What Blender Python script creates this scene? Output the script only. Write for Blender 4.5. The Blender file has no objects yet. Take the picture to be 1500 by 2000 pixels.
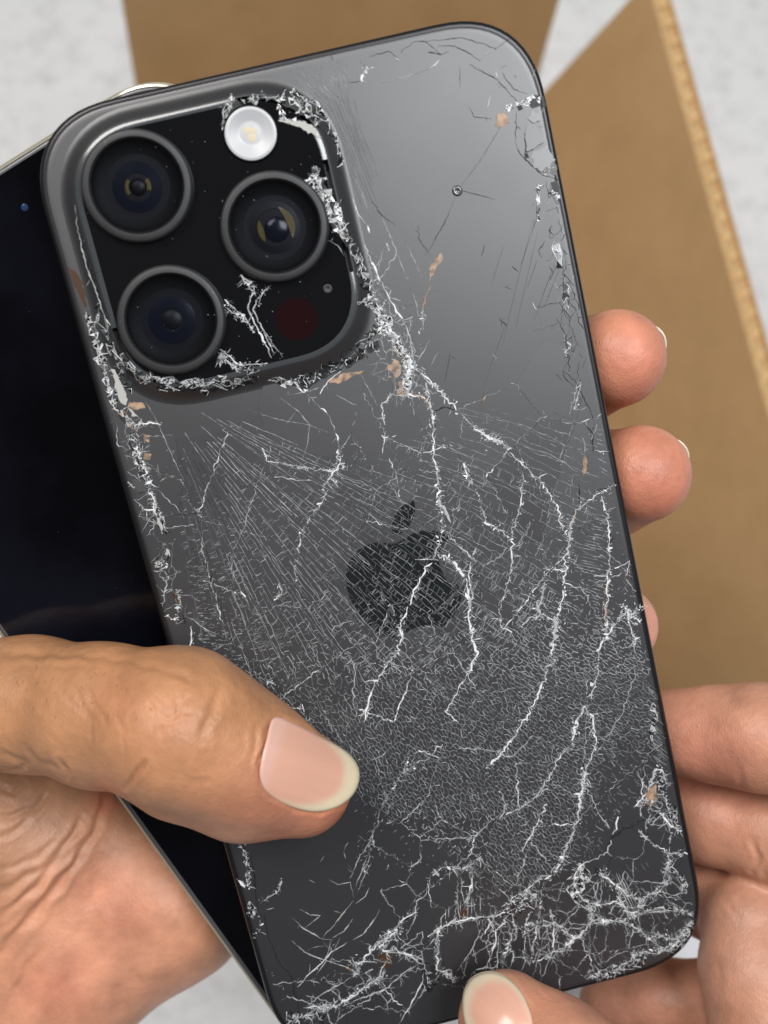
import bpy, bmesh, math, random
import numpy as np
from mathutils import Matrix, Vector
from mathutils.geometry import delaunay_2d_cdt
from mathutils.bvhtree import BVHTree

random.seed(11); np.random.seed(11); rng = np.random.default_rng(11)
sc = bpy.context.scene
col = sc.collection

# ------------------------------------------------------------------ camera, world, lamps, exposure
F = 2000.0                      # focal length in pixels of the 1500 x 2000 photograph
PITCH = math.radians(15)
cam_h = 0.452
cam_data = bpy.data.cameras.new('camera')
cam = bpy.data.objects.new('camera', cam_data); col.objects.link(cam)
cam.location = (0, 0, cam_h); cam.rotation_euler = (PITCH, 0, 0)
cam_data.sensor_fit = 'HORIZONTAL'; cam_data.sensor_width = 36; cam_data.lens = 36 * F / 1500
cam_data.clip_start = 0.01; cam_data.clip_end = 20
cam_data.dof.use_dof = True; cam_data.dof.focus_distance = 0.151; cam_data.dof.aperture_fstop = 20
sc.camera = cam
CAM = Matrix.Translation((0, 0, cam_h)) @ Matrix.Rotation(PITCH, 4, 'X')
sc.view_settings.view_transform = 'Standard'; sc.view_settings.look = 'None'
sc.view_settings.exposure = 0; sc.view_settings.gamma = 1
world = bpy.data.worlds.new('World'); sc.world = world; world.use_nodes = True
world.node_tree.nodes['Background'].inputs[0].default_value = (0.92, 0.96, 1.0, 1)
world.node_tree.nodes['Background'].inputs[1].default_value = 0.11

def area_lamp(name, pos, target, sx, sy, power, color):
    l = bpy.data.lights.new(name, 'AREA'); l.shape = 'RECTANGLE'; l.size = sx; l.size_y = sy
    l.energy = power; l.color = color
    o = bpy.data.objects.new(name, l); col.objects.link(o)
    p = CAM @ Vector(pos); q = CAM @ Vector(target)
    o.location = p; o.rotation_euler = (q - p).to_track_quat('-Z', 'Y').to_euler()
    return o
area_lamp('ceiling_softbox', (0.40, 0.24, 0.74), (0.0, 0.0, -0.17), 0.46, 0.46, 9.0, (0.95, 0.98, 1.0))
area_lamp('window_light', (-0.36, 0.50, 0.70), (0.0, 0.0, -0.17), 0.50, 0.42, 8.0, (1.0, 0.97, 0.93))

sc.cycles.use_denoising = True
sc.cycles.max_bounces = 8; sc.cycles.transparent_max_bounces = 12
sc.cycles.caustics_reflective = False; sc.cycles.caustics_refractive = False

# ------------------------------------------------------------------ projection helpers (millimetres, camera frame)
R1 = np.array([[0.97113925, -0.22754927, 0.07148346], [0.23649313, 0.95757487, -0.16468569], [-0.03097665, 0.17683808, 0.98375238]])
T1 = np.array([1.992, -9.452, -150.303])

def C(px, py, d):
    return np.array([(px - 750) / F * d, -(py - 1000) / F * d, -d])
def un(px, py, z=0.0):                       # a point of the cracked phone's own frame seen at a pixel, height z above its back
    n = R1[:, 2]; d = np.array([(px - 750) / F, -(py - 1000) / F, -1.0])
    s = (z + n @ T1) / (n @ d); p = s * d - T1
    return np.array([R1[:, 0] @ p, R1[:, 1] @ p, z])
def project(V):                              # camera-frame mm -> pixels
    return np.stack([750 + F * V[:, 0] / -V[:, 2], 1000 - F * V[:, 1] / -V[:, 2]], 1)
def to_world(V):
    M = np.array(CAM); return (np.asarray(V) * 0.001) @ M[:3, :3].T + M[:3, 3]

# ------------------------------------------------------------------ materials
def mat(name, base=(.5, .5, .5), rough=.5, metal=0., ior=1.5, coat=0., spec=.5):
    m = bpy.data.materials.new(name); m.use_nodes = True
    b = m.node_tree.nodes['Principled BSDF']
    b.inputs['Base Color'].default_value = (*base, 1); b.inputs['Roughness'].default_value = rough
    b.inputs['Metallic'].default_value = metal; b.inputs['IOR'].default_value = ior
    b.inputs['Coat Weight'].default_value = coat; b.inputs['Specular IOR Level'].default_value = spec
    return m
def nodes(m):
    t = m.node_tree; return t.nodes, t.links, t.nodes['Principled BSDF']
def noise_color(m, c1, c2, scale, detail=4, lo=.35, hi=.65, rough=.5):
    N, L, b = nodes(m)
    tc = N.new('ShaderNodeTexCoord'); n = N.new('ShaderNodeTexNoise'); r = N.new('ShaderNodeValToRGB')
    n.inputs['Scale'].default_value = scale; n.inputs['Detail'].default_value = detail; n.inputs['Roughness'].default_value = rough
    r.color_ramp.elements[0].position = lo; r.color_ramp.elements[1].position = hi
    r.color_ramp.elements[0].color = (*c1, 1); r.color_ramp.elements[1].color = (*c2, 1)
    L.new(tc.outputs['Object'], n.inputs['Vector']); L.new(n.outputs['Fac'], r.inputs['Fac']); L.new(r.outputs['Color'], b.inputs['Base Color'])
    return n
def noise_bump(m, scale, strength, dist, detail=3):
    N, L, b = nodes(m)
    tc = N.new('ShaderNodeTexCoord'); n = N.new('ShaderNodeTexNoise'); bp = N.new('ShaderNodeBump')
    n.inputs['Scale'].default_value = scale; n.inputs['Detail'].default_value = detail
    bp.inputs['Strength'].default_value = strength; bp.inputs['Distance'].default_value = dist
    L.new(tc.outputs['Object'], n.inputs['Vector']); L.new(n.outputs['Fac'], bp.inputs['Height']); L.new(bp.outputs['Normal'], b.inputs['Normal'])
def noise_rough(m, scale, lo, hi):
    N, L, b = nodes(m)
    tc = N.new('ShaderNodeTexCoord'); n = N.new('ShaderNodeTexNoise'); mr = N.new('ShaderNodeMapRange')
    n.inputs['Scale'].default_value = scale; n.inputs['Detail'].default_value = 5
    mr.inputs['From Min'].default_value = .3; mr.inputs['From Max'].default_value = .7
    mr.inputs['To Min'].default_value = lo; mr.inputs['To Max'].default_value = hi
    L.new(tc.outputs['Object'], n.inputs['Vector']); L.new(n.outputs['Fac'], mr.inputs['Value']); L.new(mr.outputs['Result'], b.inputs['Roughness'])

M_FROST = mat('frosted_back_glass', (.0150, .0138, .0165), .43, ior=1.95); noise_rough(M_FROST, 60, .41, .45)
M_SLOPE = mat('moulded_frosted_glass', (.02, .02, .022), .43, ior=1.85)
M_GLOSS = mat('black_gloss_glass', (.004, .004, .005), .045); noise_rough(M_GLOSS, 120, .03, .08)
M_LOGO = mat('polished_emblem', (.012, .014, .015), .12, ior=1.5)
M_FRAME = mat('dark_titanium', (.045, .043, .046), .34, metal=.85)
M_RING = mat('lens_ring_metal', (.034, .034, .036), .5, metal=.3); noise_rough(M_RING, 300, .45, .55)
M_RINGD = mat('lens_inner_black', (.0022, .0022, .003), .6, spec=.15)
M_WHITE = mat('crushed_white_glass', (.74, .74, .75), .45)
M_MID = mat('fine_crack_glass', (.40, .41, .42), .4)
M_FINE = mat('hairline_glass', (.27, .275, .285), .4)
M_FAINT = mat('faint_hairline_glass', (.125, .13, .135), .4)
M_DARK = mat('open_crack_shadow', (.008, .008, .008), .6)
M_DGREY = mat('dark_hairline', (.035, .036, .038), .5)
M_CLEAR = mat('loose_glass_splinter', (.05, .052, .055), .18, ior=1.8)
M_CHIPK = mat('black_glass_splinter', (.010, .010, .011), .14, ior=1.6)
M_COPPER = mat('bared_copper_layer', (.34, .22, .14), .42); noise_color(M_COPPER, (.16, .11, .08), (.46, .30, .20), 900)
M_BROWN = mat('brown_inner_layer', (.06, .025, .01), .4)
M_MIRROR = mat('silver_splinter', (.62, .61, .58), .25, metal=.25)
M_LED = mat('flash_diffuser', (.52, .52, .535), .35)
M_LEDY = mat('flash_phosphor', (.86, .66, .30), .4)
M_LIDAR = mat('sensor_red_black', (.011, .0015, .002), .10)
M_BLUE = mat('lens_coating_blue', (.003, .0045, .013), .2, spec=.3)
M_AMBER = mat('lens_coating_amber', (.10, .078, .02), .25)
M_BED = mat('lens_bed', (.003, .003, .006), .4, spec=.2)
M_CREAM = mat('pale_gold_frame', (.60, .56, .43), .3, metal=.7)
M_BEZEL = mat('screen_bezel', (.07, .066, .07), .25)
M_SCREEN = mat('dark_phone_screen', (.002, .0012, .003), .05, spec=.25); noise_rough(M_SCREEN, 40, .03, .12); noise_color(M_SCREEN, (.0008, .0006, .0014), (.0065, .007, .013), 28, 6, .45, .8)
M_CARD = mat('white_card', (.88, .87, .89), .6)
M_KRAFT = mat('kraft_cardboard', (.52, .31, .12), .8); noise_color(M_KRAFT, (.48, .292, .128), (.57, .355, .17), 35, 8, .3, .7, .7)
noise_bump(M_KRAFT, 700, .25, .0004)
M_FLUTE = mat('kraft_flute', (.62, .46, .24), .85)
M_TABLE = mat('mottled_grey_surface', (.6, .6, .6), .65)
def table_nodes():
    N, L, b = nodes(M_TABLE)
    tc = N.new('ShaderNodeTexCoord')
    n1 = N.new('ShaderNodeTexNoise'); n1.inputs['Scale'].default_value = 95; n1.inputs['Detail'].default_value = 3; n1.inputs['Roughness'].default_value = .55
    n2 = N.new('ShaderNodeTexNoise'); n2.inputs['Scale'].default_value = 26; n2.inputs['Detail'].default_value = 2
    v = N.new('ShaderNodeTexVoronoi'); v.inputs['Scale'].default_value = 150
    mx = N.new('ShaderNodeMath'); mx.operation = 'MULTIPLY_ADD'; mx.inputs[1].default_value = .45
    m3 = N.new('ShaderNodeMath'); m3.operation = 'MULTIPLY_ADD'; m3.inputs[1].default_value = .35
    r = N.new('ShaderNodeValToRGB')
    e = r.color_ramp.elements
    e[0].position = .44; e[0].color = (.42, .42, .43, 1); e[1].position = .95; e[1].color = (.74, .735, .73, 1)
    k = e.new(.62); k.color = (.61, .605, .605, 1)
    for n in (n1, n2, v): L.new(tc.outputs['Object'], n.inputs['Vector'])
    L.new(n2.outputs['Fac'], mx.inputs[0]); L.new(n1.outputs['Fac'], mx.inputs[2])
    L.new(v.outputs['Distance'], m3.inputs[0]); L.new(mx.outputs[0], m3.inputs[2])
    L.new(m3.outputs[0], r.inputs['Fac']); L.new(r.outputs['Color'], b.inputs['Base Color'])
    bp = N.new('ShaderNodeBump'); bp.inputs['Strength'].default_value = .3; bp.inputs['Distance'].default_value = .001
    L.new(m3.outputs[0], bp.inputs['Height']); L.new(bp.outputs['Normal'], b.inputs['Normal'])
table_nodes()

def cover_glass():                            # clear lens cover: see-through with a sharp reflection
    m = bpy.data.materials.new('lens_cover_glass'); m.use_nodes = True
    N, L = m.node_tree.nodes, m.node_tree.links; N.clear()
    o = N.new('ShaderNodeOutputMaterial'); t = N.new('ShaderNodeBsdfTransparent'); g = N.new('ShaderNodeBsdfGlossy')
    t.inputs[0].default_value = (.86, .87, .92, 1); g.inputs['Roughness'].default_value = .03
    f = N.new('ShaderNodeFresnel'); f.inputs[0].default_value = 1.45; mx = N.new('ShaderNodeMixShader')
    L.new(f.outputs[0], mx.inputs[0]); L.new(t.outputs[0], mx.inputs[1]); L.new(g.outputs[0], mx.inputs[2]); L.new(mx.outputs[0], o.inputs[0])
    return m
M_COVER = cover_glass()

def skin_material():
    m = bpy.data.materials.new('skin'); m.use_nodes = True
    N, L, b = nodes(m)
    at = N.new('ShaderNodeAttribute'); at.attribute_name = 'tone'
    tc = N.new('ShaderNodeTexCoord')
    n1 = N.new('ShaderNodeTexNoise'); n1.inputs['Scale'].default_value = 150; n1.inputs['Detail'].default_value = 9; n1.inputs['Roughness'].default_value = .62
    mr = N.new('ShaderNodeMapRange'); mr.inputs['From Min'].default_value = .3; mr.inputs['From Max'].default_value = .7
    mr.inputs['To Min'].default_value = .76; mr.inputs['To Max'].default_value = 1.14
    mul = N.new('ShaderNodeVectorMath'); mul.operation = 'SCALE'
    L.new(tc.outputs['Object'], n1.inputs['Vector']); L.new(n1.outputs['Fac'], mr.inputs['Value'])
    L.new(at.outputs['Color'], mul.inputs[0]); L.new(mr.outputs['Result'], mul.inputs['Scale']); L.new(mul.outputs[0], b.inputs['Base Color'])
    b.inputs['Roughness'].default_value = .43; b.inputs['Specular IOR Level'].default_value = .4
    b.inputs['Subsurface Weight'].default_value = .12; b.inputs['Subsurface Scale'].default_value = .0013
    b.inputs['Subsurface Radius'].default_value = (1.0, .38, .22)
    v = N.new('ShaderNodeTexVoronoi'); v.inputs['Scale'].default_value = 2300; v.feature = 'DISTANCE_TO_EDGE'
    n2 = N.new('ShaderNodeTexNoise'); n2.inputs['Scale'].default_value = 700; n2.inputs['Detail'].default_value = 4
    ad = N.new('ShaderNodeMath'); ad.operation = 'MULTIPLY_ADD'; ad.inputs[1].default_value = .55
    bp = N.new('ShaderNodeBump'); bp.inputs['Strength'].default_value = .55; bp.inputs['Distance'].default_value = .00024
    mp = N.new('ShaderNodeMapping'); mp.inputs['Scale'].default_value = (1, .45, 1); mp.inputs['Rotation'].default_value = (0, 0, .5)
    L.new(tc.outputs['Object'], mp.inputs['Vector']); L.new(mp.outputs[0], v.inputs['Vector']); L.new(tc.outputs['Object'], n2.inputs['Vector'])
    L.new(v.outputs['Distance'], ad.inputs[0]); L.new(n2.outputs['Fac'], ad.inputs[2]); L.new(ad.outputs[0], bp.inputs['Height']); L.new(bp.outputs['Normal'], b.inputs['Normal'])
    return m
M_SKIN = skin_material()
def nail_material():
    m = bpy.data.materials.new('finger_nail'); m.use_nodes = True
    N, L, b = nodes(m)
    at = N.new('ShaderNodeAttribute'); at.attribute_name = 'tone'
    L.new(at.outputs['Color'], b.inputs['Base Color'])
    b.inputs['Roughness'].default_value = .22; b.inputs['Specular IOR Level'].default_value = .55
    b.inputs['Subsurface Weight'].default_value = .15; b.inputs['Subsurface Scale'].default_value = .0012
    b.inputs['Subsurface Radius'].default_value = (1, .45, .3)
    return m
M_NAIL = nail_material()

# ------------------------------------------------------------------ object helpers
def tag(o, label=None, cat=None, group=None, kind=None):
    for k, v in (('label', label), ('category', cat), ('group', group), ('kind', kind)):
        if v: o[k] = v
    return o
def mesh_obj(name, V, Fc, mats, parent=None, smooth=True, idx=None, sharp=None):
    me = bpy.data.meshes.new(name)
    me.from_pydata([tuple(v) for v in V], [], [tuple(f) for f in Fc])
    for m in (mats if isinstance(mats, (list, tuple)) else [mats]): me.materials.append(m)
    if idx is not None: me.polygons.foreach_set('material_index', np.asarray(idx, dtype=np.int32))
    if smooth: me.polygons.foreach_set('use_smooth', np.ones(len(me.polygons), dtype=bool))
    me.update()
    if sharp is not None:
        me.set_sharp_from_angle(angle=math.radians(sharp))
    o = bpy.data.objects.new(name, me); col.objects.link(o)
    if parent: o.parent = parent
    return o
def empty(name, mw):
    o = bpy.data.objects.new(name, None); col.objects.link(o); o.empty_display_size = .01; o.matrix_world = mw
    return o

class Buf:                                    # several shapes joined into one mesh, several materials
    def __init__(s): s.V = []; s.F = []; s.I = []
    def add(s, V, F, mi=0):
        b = len(s.V); s.V += [tuple(v) for v in V]; s.F += [tuple(i + b for i in f) for f in F]; s.I += [mi] * len(F)
    def build(s, name, mats, parent=None, smooth=False, scale=.001, sharp=None):
        return mesh_obj(name, np.array(s.V) * scale, s.F, mats, parent, smooth, s.I, sharp)

def rrect(w, h, r, n=14, e=2.5, cx=0, cy=0):  # rounded rectangle outline, counter-clockwise
    pts = []
    for sx, sy, a0 in ((1, 1, 0), (-1, 1, 1), (-1, -1, 2), (1, -1, 3)):
        for i in range(n + 1):
            t = math.pi / 2 * i / n
            c = math.cos(t) ** (2 / e); s_ = math.sin(t) ** (2 / e)
            if a0 % 2 == 0: ux, uy = c, s_
            else: ux, uy = s_, c
            pts.append((cx + sx * (w / 2 - r + r * ux), cy + sy * (h / 2 - r + r * uy)))
    return np.array(pts)
def loft(rings, cap0=False, cap1=False):      # rings: list of (n,3)
    n = len(rings[0]); V = np.concatenate(rings); Fc = []
    for k in range(len(rings) - 1):
        for i in range(n):
            j = (i + 1) % n
            Fc.append((k * n + i, k * n + j, (k + 1) * n + j, (k + 1) * n + i))
    if cap0: Fc.append(tuple(range(n - 1, -1, -1)))
    if cap1: Fc.append(tuple(range((len(rings) - 1) * n, len(rings) * n)))
    return V, Fc
def ring3(P, z): return np.column_stack([P, np.full(len(P), z)])
def lathe(profile, n=72, c=(0, 0), cap=False):
    a = np.linspace(0, 2 * math.pi, n, endpoint=False)
    rings = [np.column_stack([c[0] + r * np.cos(a), c[1] + r * np.sin(a), np.full(n, z)]) for r, z in profile]
    return loft(rings, False, cap)

# ------------------------------------------------------------------ the grey surface underneath
g = mesh_obj('tabletop', [(-1.5, -1.2, 0), (1.5, -1.2, 0), (1.5, 1.8, 0), (-1.5, 1.8, 0)], [(0, 1, 2, 3)], M_TABLE)
tag(g, kind='structure')

# ------------------------------------------------------------------ the cracked phone
PH = CAM @ Matrix.Translation(Vector(T1) * .001) @ Matrix(R1.tolist()).to_4x4()
phone = empty('cracked_phone', PH)
tag(phone, 'dark grey phone held face down, its back glass shattered all over', 'phone')
W, H, TH = 70.6, 146.6, 8.25
prof = [(1.05, -.12), (.75, -.06), (.45, -.18), (.16, -.55), (.03, -1.1), (0, -1.8), (0, -6.5), (.03, -7.1), (.2, -7.7), (.7, -8.15), (1.3, -8.25)]
V, Fc = loft([ring3(rrect(W - 2 * i, H - 2 * i, 13.5 - i * .8), z) for i, z in prof][::-1], True, False)
mesh_obj('frame', V * .001, Fc, M_FRAME, phone, sharp=35)
# back glass: dense sheet with a rounded rim
gp = [(.95, -.5), (.95, -.14), (1.05, -.05), (1.3, -.008), (1.7, 0)]
V, Fc = loft([ring3(rrect(W - 2 * i, H - 2 * i, 13.5 - i * .8), z) for i, z in gp], False, True)
mesh_obj('back_glass', V * .001, Fc, M_FROST, phone, sharp=50)

# camera plateau
PCX, PCY, PW, PHH = -13.2, 51.4, 34.0, 35.6
def prr(off, z, r=10.2): return ring3(rrect(PW + 2 * off, PHH + 2 * off, r + off, 14, 2.3, PCX, PCY), z)
pp = [(2.5, .012), (2.2, .07), (1.8, .24), (1.4, .55), (1.0, .95), (.65, 1.3), (.38, 1.55), (.16, 1.70), (.0, 1.77)]
V, Fc = loft([prr(o, z) for o, z in pp])
mesh_obj('camera_plateau', V * .001, Fc, M_SLOPE, phone)
V, Fc = loft([prr(0, 1.77), prr(-.22, 1.845), prr(-.5, 1.88), prr(-.72, 1.885)])
def rim_kept(f):
    c = V[list(f)].mean(0); v = R1 @ c + T1; x, y = 750 + F * v[0] / -v[2], 1000 - F * v[1] / -v[2]
    return not ((x > 590 and 330 < y < 492) or (x > 440 and y < 250) or (y > 640 and 300 < x < 430) or (x < 250 and 600 < y))
Fc = [f for f in Fc if rim_kept(f)]
mesh_obj('plateau_rim', V * .001, Fc, mat('polished_glass_rim', (.05, .055, .06), .16, ior=1.7), phone)
V, Fc = loft([prr(-.72, 1.885), prr(-.9, 1.875)], False, True)
mesh_obj('camera_window', V * .001, Fc, M_GLOSS, phone, sharp=40)

def lens(cx, cy, kind):
    z0 = 1.87
    ringp = [(7.38, z0 + .0), (7.36, z0 + .55), (7.32, z0 + .95), (7.16, z0 + 1.3), (6.95, z0 + 1.42), (6.3, z0 + 1.42), (6.16, z0 + 1.3), (6.1, z0 + 1.0)]
    V, Fc = lathe(ringp, 96, (cx, cy)); r = mesh_obj('camera_lens', V * .001, Fc, M_RING, phone, sharp=40)
    V, Fc = lathe([(6.1, z0 + 1.28), (5.95, z0 + 1.2), (5.85, z0 + .7), (5.2, z0 + .2), (4.2, z0 + .05)], 72, (cx, cy))
    mesh_obj('barrel', V * .001, Fc, M_RINGD, r, sharp=40)
    b = Buf()
    V, Fc = lathe([(4.25, z0 + .06), (3.4, z0 + .04), (2.6, z0 + .08), (.02, z0 + .1)], 64, (cx, cy), True); b.add(V, Fc, 0)
    b.build('lens_bed', [M_BED], r, True)
    # inner elements
    b = Buf()
    if kind == 'wide':
        V, Fc = lathe([(3.3, z0 + .13), (2.2, z0 + .2), (1.9, z0 + .22)], 48, (cx - .1, cy)); b.add(V, Fc, 0)
        for a0, a1, r0, r1 in ((-2.4 + 1.9, -1.4 + 1.9, 1.2, 1.75), (2.3, 3.6, 1.25, 1.7)):
            A = np.linspace(a0, a1, 12); Vi = [(cx + r0 * math.cos(t), cy + r0 * math.sin(t), z0 + .26) for t in A] + [(cx + r1 * math.cos(t), cy + r1 * math.sin(t), z0 + .24) for t in A]
            b.add(Vi, [(i, i + 1, 13 + i, 12 + i) for i in range(11)], 1)
        V, Fc = lathe([(1.15, z0 + .2), (.9, z0 + .42), (.5, z0 + .52), (.05, z0 + .55)], 32, (cx, cy), True); b.add(V, Fc, 2)
    elif kind == 'main':
        V, Fc = lathe([(3.4, z0 + .13), (2.7, z0 + .2), (2.5, z0 + .22)], 48, (cx, cy)); b.add(V, Fc, 2)
        for a0, a1, r0, r1 in ((-.75, 1.15, 1.75, 2.75), (2.5, 3.9, 1.55, 2.35)):
            A = np.linspace(a0, a1, 16); w = np.sin(np.linspace(0, math.pi, 16)) ** .6
            Vi = [(cx + (r1 - (r1 - r0) * w_) * math.cos(t), cy + (r1 - (r1 - r0) * w_) * math.sin(t), z0 + .27) for t, w_ in zip(A, w)] + [(cx + r1 * math.cos(t), cy + r1 * math.sin(t), z0 + .25) for t in A]
            b.add(Vi, [(i, i + 1, 17 + i, 16 + i) for i in range(15)], 1)
        V, Fc = lathe([(1.7, z0 + .2), (1.2, z0 + .42), (.6, z0 + .5), (.05, z0 + .52)], 32, (cx + .2, cy - .3), True); b.add(V, Fc, 0)
    else:
        V, Fc = lathe([(3.2, z0 + .13), (2.4, z0 + .24), (1.6, z0 + .28)], 48, (cx, cy)); b.add(V, Fc, 0)
        V, Fc = lathe([(1.3, z0 + .2), (.9, z0 + .36), (.4, z0 + .42), (.05, z0 + .43)], 32, (cx, cy), True); b.add(V, Fc, 2)
        A = np.linspace(2.6, 3.6, 8); Vi = [(cx + 1.0 * math.cos(t), cy + 1.0 * math.sin(t), z0 + .4) for t in A] + [(cx + 1.5 * math.cos(t), cy + 1.5 * math.sin(t), z0 + .34) for t in A]
        b.add(Vi, [(i, i + 1, 9 + i, 8 + i) for i in range(7)], 0)
    b.build('lens_element', [M_BLUE, M_AMBER, M_BED], r, True)
    V, Fc = lathe([(6.12, z0 + 1.06), (5.0, z0 + 1.1), (.02, z0 + 1.13)], 72, (cx, cy), True)
    mesh_obj('lens_cover', V * .001, Fc, M_COVER, r)
    V, Fc = lathe([(6.15, z0 + 1.05), (6.08, z0 + 1.16), (6.0, z0 + 1.12)], 72, (cx, cy)); mesh_obj('cover_edge', V * .001, Fc, M_RINGD, r)
LENS = [(-21.75, 60.95, 'wide'), (-5.3, 51.85, 'main'), (-21.95, 43.05, 'tele')]
for l in LENS: lens(*l)

# flash, range sensor, microphone hole
fx, fy = -5.45, 64.35
V, Fc = lathe([(3.75, 1.9), (3.7, 2.05), (3.45, 2.08)], 48, (fx, fy)); fl = mesh_obj('flash', V * .001, Fc, M_RINGD, phone)
V, Fc = lathe([(3.45, 2.08), (3.25, 2.17), (2.9, 2.19), (2.85, 2.12), (2.4, 2.22), (2.35, 2.15), (1.9, 2.25), (1.85, 2.18), (1.3, 2.27), (.03, 2.28)], 48, (fx, fy), True); mesh_obj('diffuser', V * .001, Fc, M_LED, fl)
b = Buf()
for dx, dy, s in ((.1, -.55, .55), (-.35, .5, .5), (.45, .25, .45)):
    V, Fc = lathe([(s, 2.285), (s * .6, 2.3), (.02, 2.305)], 14, (fx + dx, fy + dy), True); b.add(V, Fc)
b.build('phosphor_dot', [mat('flash_warm_dot', (.62, .53, .38), .5)], fl, True)
V, Fc = lathe([(2.9, 1.886), (.05, 1.9)], 40, (-5.4, 39.3), True); mesh_obj('range_sensor', V * .001, Fc, M_LIDAR, phone)
V, Fc = lathe([(.62, 1.885), (.5, 1.95), (.36, 1.93), (.3, 1.885), (.02, 1.884)], 24, (-.25, 42.35), True); mesh_obj('microphone_hole', V * .001, Fc, M_RING, phone)

# ------------------------------------------------------------------ cracks
PX = .0742                                     # millimetres per photograph pixel on the glass
# the back glass broken into plates: each plate its own piece, leaning a hair differently
SITES = []
for (x0, y0, x1, y1, n_) in ((640, 60, 1180, 420, 7), (700, 420, 1180, 800, 9), (250, 780, 700, 1250, 22), (700, 800, 1260, 1250, 34), (500, 1250, 1300, 1700, 46), (450, 1700, 900, 2080, 26), (860, 1690, 1360, 1960, 44), (1080, 180, 1190, 900, 16), (60, 400, 330, 1250, 16), (480, 130, 700, 240, 4)):
    for _ in range(n_):
        p_ = un(random.uniform(x0, x1), random.uniform(y0, y1))
        if abs(p_[0]) < W / 2 - 1.7 and abs(p_[1]) < H / 2 - 1.7: SITES.append(p_[:2])
SITES = np.array(SITES); TILT = np.clip(rng.normal(0, math.radians(.6), (len(SITES), 2)), -.018, .018)
for i in range(len(SITES)):
    v_ = R1 @ np.array([*SITES[i], 0.]) + T1; x_, y_ = 750 + F * v_[0] / -v_[2], 1000 - F * v_[1] / -v_[2]
    if (y_ < 800 and x_ > 400 and x_ < 1075) or SITES[i][1] > 36 or (y_ < 860 and x_ < 760): TILT[i] *= 0      # still whole
    elif y_ < 900 and x_ > 760: TILT[i] *= .4
    if 430 < x_ < 760 and 1550 < y_ < 1850: TILT[i] *= 0
PL_OUT = rrect(W - 3.4, H - 3.4, 12.2)
CELLS = []; HMIN = np.zeros(len(SITES))
for i, c_ in enumerate(SITES):
    poly = [tuple(p) for p in PL_OUT]
    for j in np.argsort(((SITES - c_) ** 2).sum(1))[1:26]:
        m_ = (SITES[j] + c_) / 2; d_ = SITES[j] - c_; out = []
        for a, b_ in zip(poly, poly[1:] + poly[:1]):
            fa, fb = (a[0] - m_[0]) * d_[0] + (a[1] - m_[1]) * d_[1], (b_[0] - m_[0]) * d_[0] + (b_[1] - m_[1]) * d_[1]
            if fa <= 0: out.append(a)
            if fa * fb < 0: t = fa / (fa - fb); out.append((a[0] + t * (b_[0] - a[0]), a[1] + t * (b_[1] - a[1])))
        poly = out
        if len(poly) < 3: break
    CELLS.append(poly)
    if len(poly) >= 3:
        hs = [(p[0] - c_[0]) * TILT[i][0] + (p[1] - c_[1]) * TILT[i][1] for p in poly]; HMIN[i] = min(hs)
        P_ = np.array(poly); k_ = 1 - (.015 if TILT[i].any() else 0) / max(.5, np.hypot(*(P_ - c_).T).min()); P_ = c_ + (P_ - c_) * k_; n_ = len(P_)
        z_ = [.014 + (p[0] - c_[0]) * TILT[i][0] + (p[1] - c_[1]) * TILT[i][1] - HMIN[i] for p in P_]
        V = [(p[0], p[1], z) for p, z in zip(P_, z_)] + [(p[0], p[1], -.02) for p in P_]
        mesh_obj('glass_shard', np.array(V) * .001, [tuple(range(n_))] + [(a, a + n_, (a + 1) % n_ + n_, (a + 1) % n_) for a in range(n_)], M_FROST, phone, False)
def plate_height(x, y):
    d_ = (SITES[:, 0] - x) ** 2 + (SITES[:, 1] - y) ** 2; i = int(np.argmin(d_))
    return .014 + max(0.0, (x - SITES[i][0]) * TILT[i][0] + (y - SITES[i][1]) * TILT[i][1] - HMIN[i])
def loc(p, z=0.0):
    q = un(p[0], p[1], z)
    if z < 1.0: q[2] += plate_height(q[0], q[1])
    return q
# emblem
PATH1 = "12.152 6.896 c -.948 0 -2.415 -1.078 -3.96 -1.04 -2.04 .027 -3.91 1.183 -4.961 3.014 -2.117 3.675 -.546 9.103 1.519 12.09 1.013 1.454 2.208 3.09 3.792 3.039 1.52 -.065 2.09 -.987 3.935 -.987 1.831 0 2.35 .987 3.96 .948 1.637 -.026 2.676 -1.48 3.676 -2.948 1.156 -1.688 1.636 -3.325 1.662 -3.415 -.039 -.013 -3.182 -1.221 -3.22 -4.857 -.026 -3.04 2.48 -4.494 2.597 -4.559 -1.429 -2.09 -3.623 -2.324 -4.39 -2.376 -2 -.156 -3.675 1.09 -4.61 1.09"
PATH2 = "15.53 3.83 c .843 -1.012 1.4 -2.427 1.245 -3.83 -1.207 .052 -2.662 .805 -3.532 1.818 -.78 .896 -1.454 2.338 -1.273 3.714 1.338 .104 2.715 -.688 3.559 -1.701"
def bez(path, n=7):
    tk = path.replace('c', '').split(); p = np.array([float(tk[0]), float(tk[1])]); nums = [float(t) for t in tk[2:]]; out = []
    for i in range(0, len(nums), 6):
        c1, c2, e = p + nums[i:i + 2], p + nums[i + 2:i + 4], p + nums[i + 4:i + 6]
        for t in np.linspace(0, 1, n, endpoint=False):
            out.append((1 - t) ** 3 * p + 3 * (1 - t) ** 2 * t * c1 + 3 * (1 - t) * t * t * c2 + t ** 3 * e)
        p = e
    return np.array(out)
b = Buf()
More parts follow.
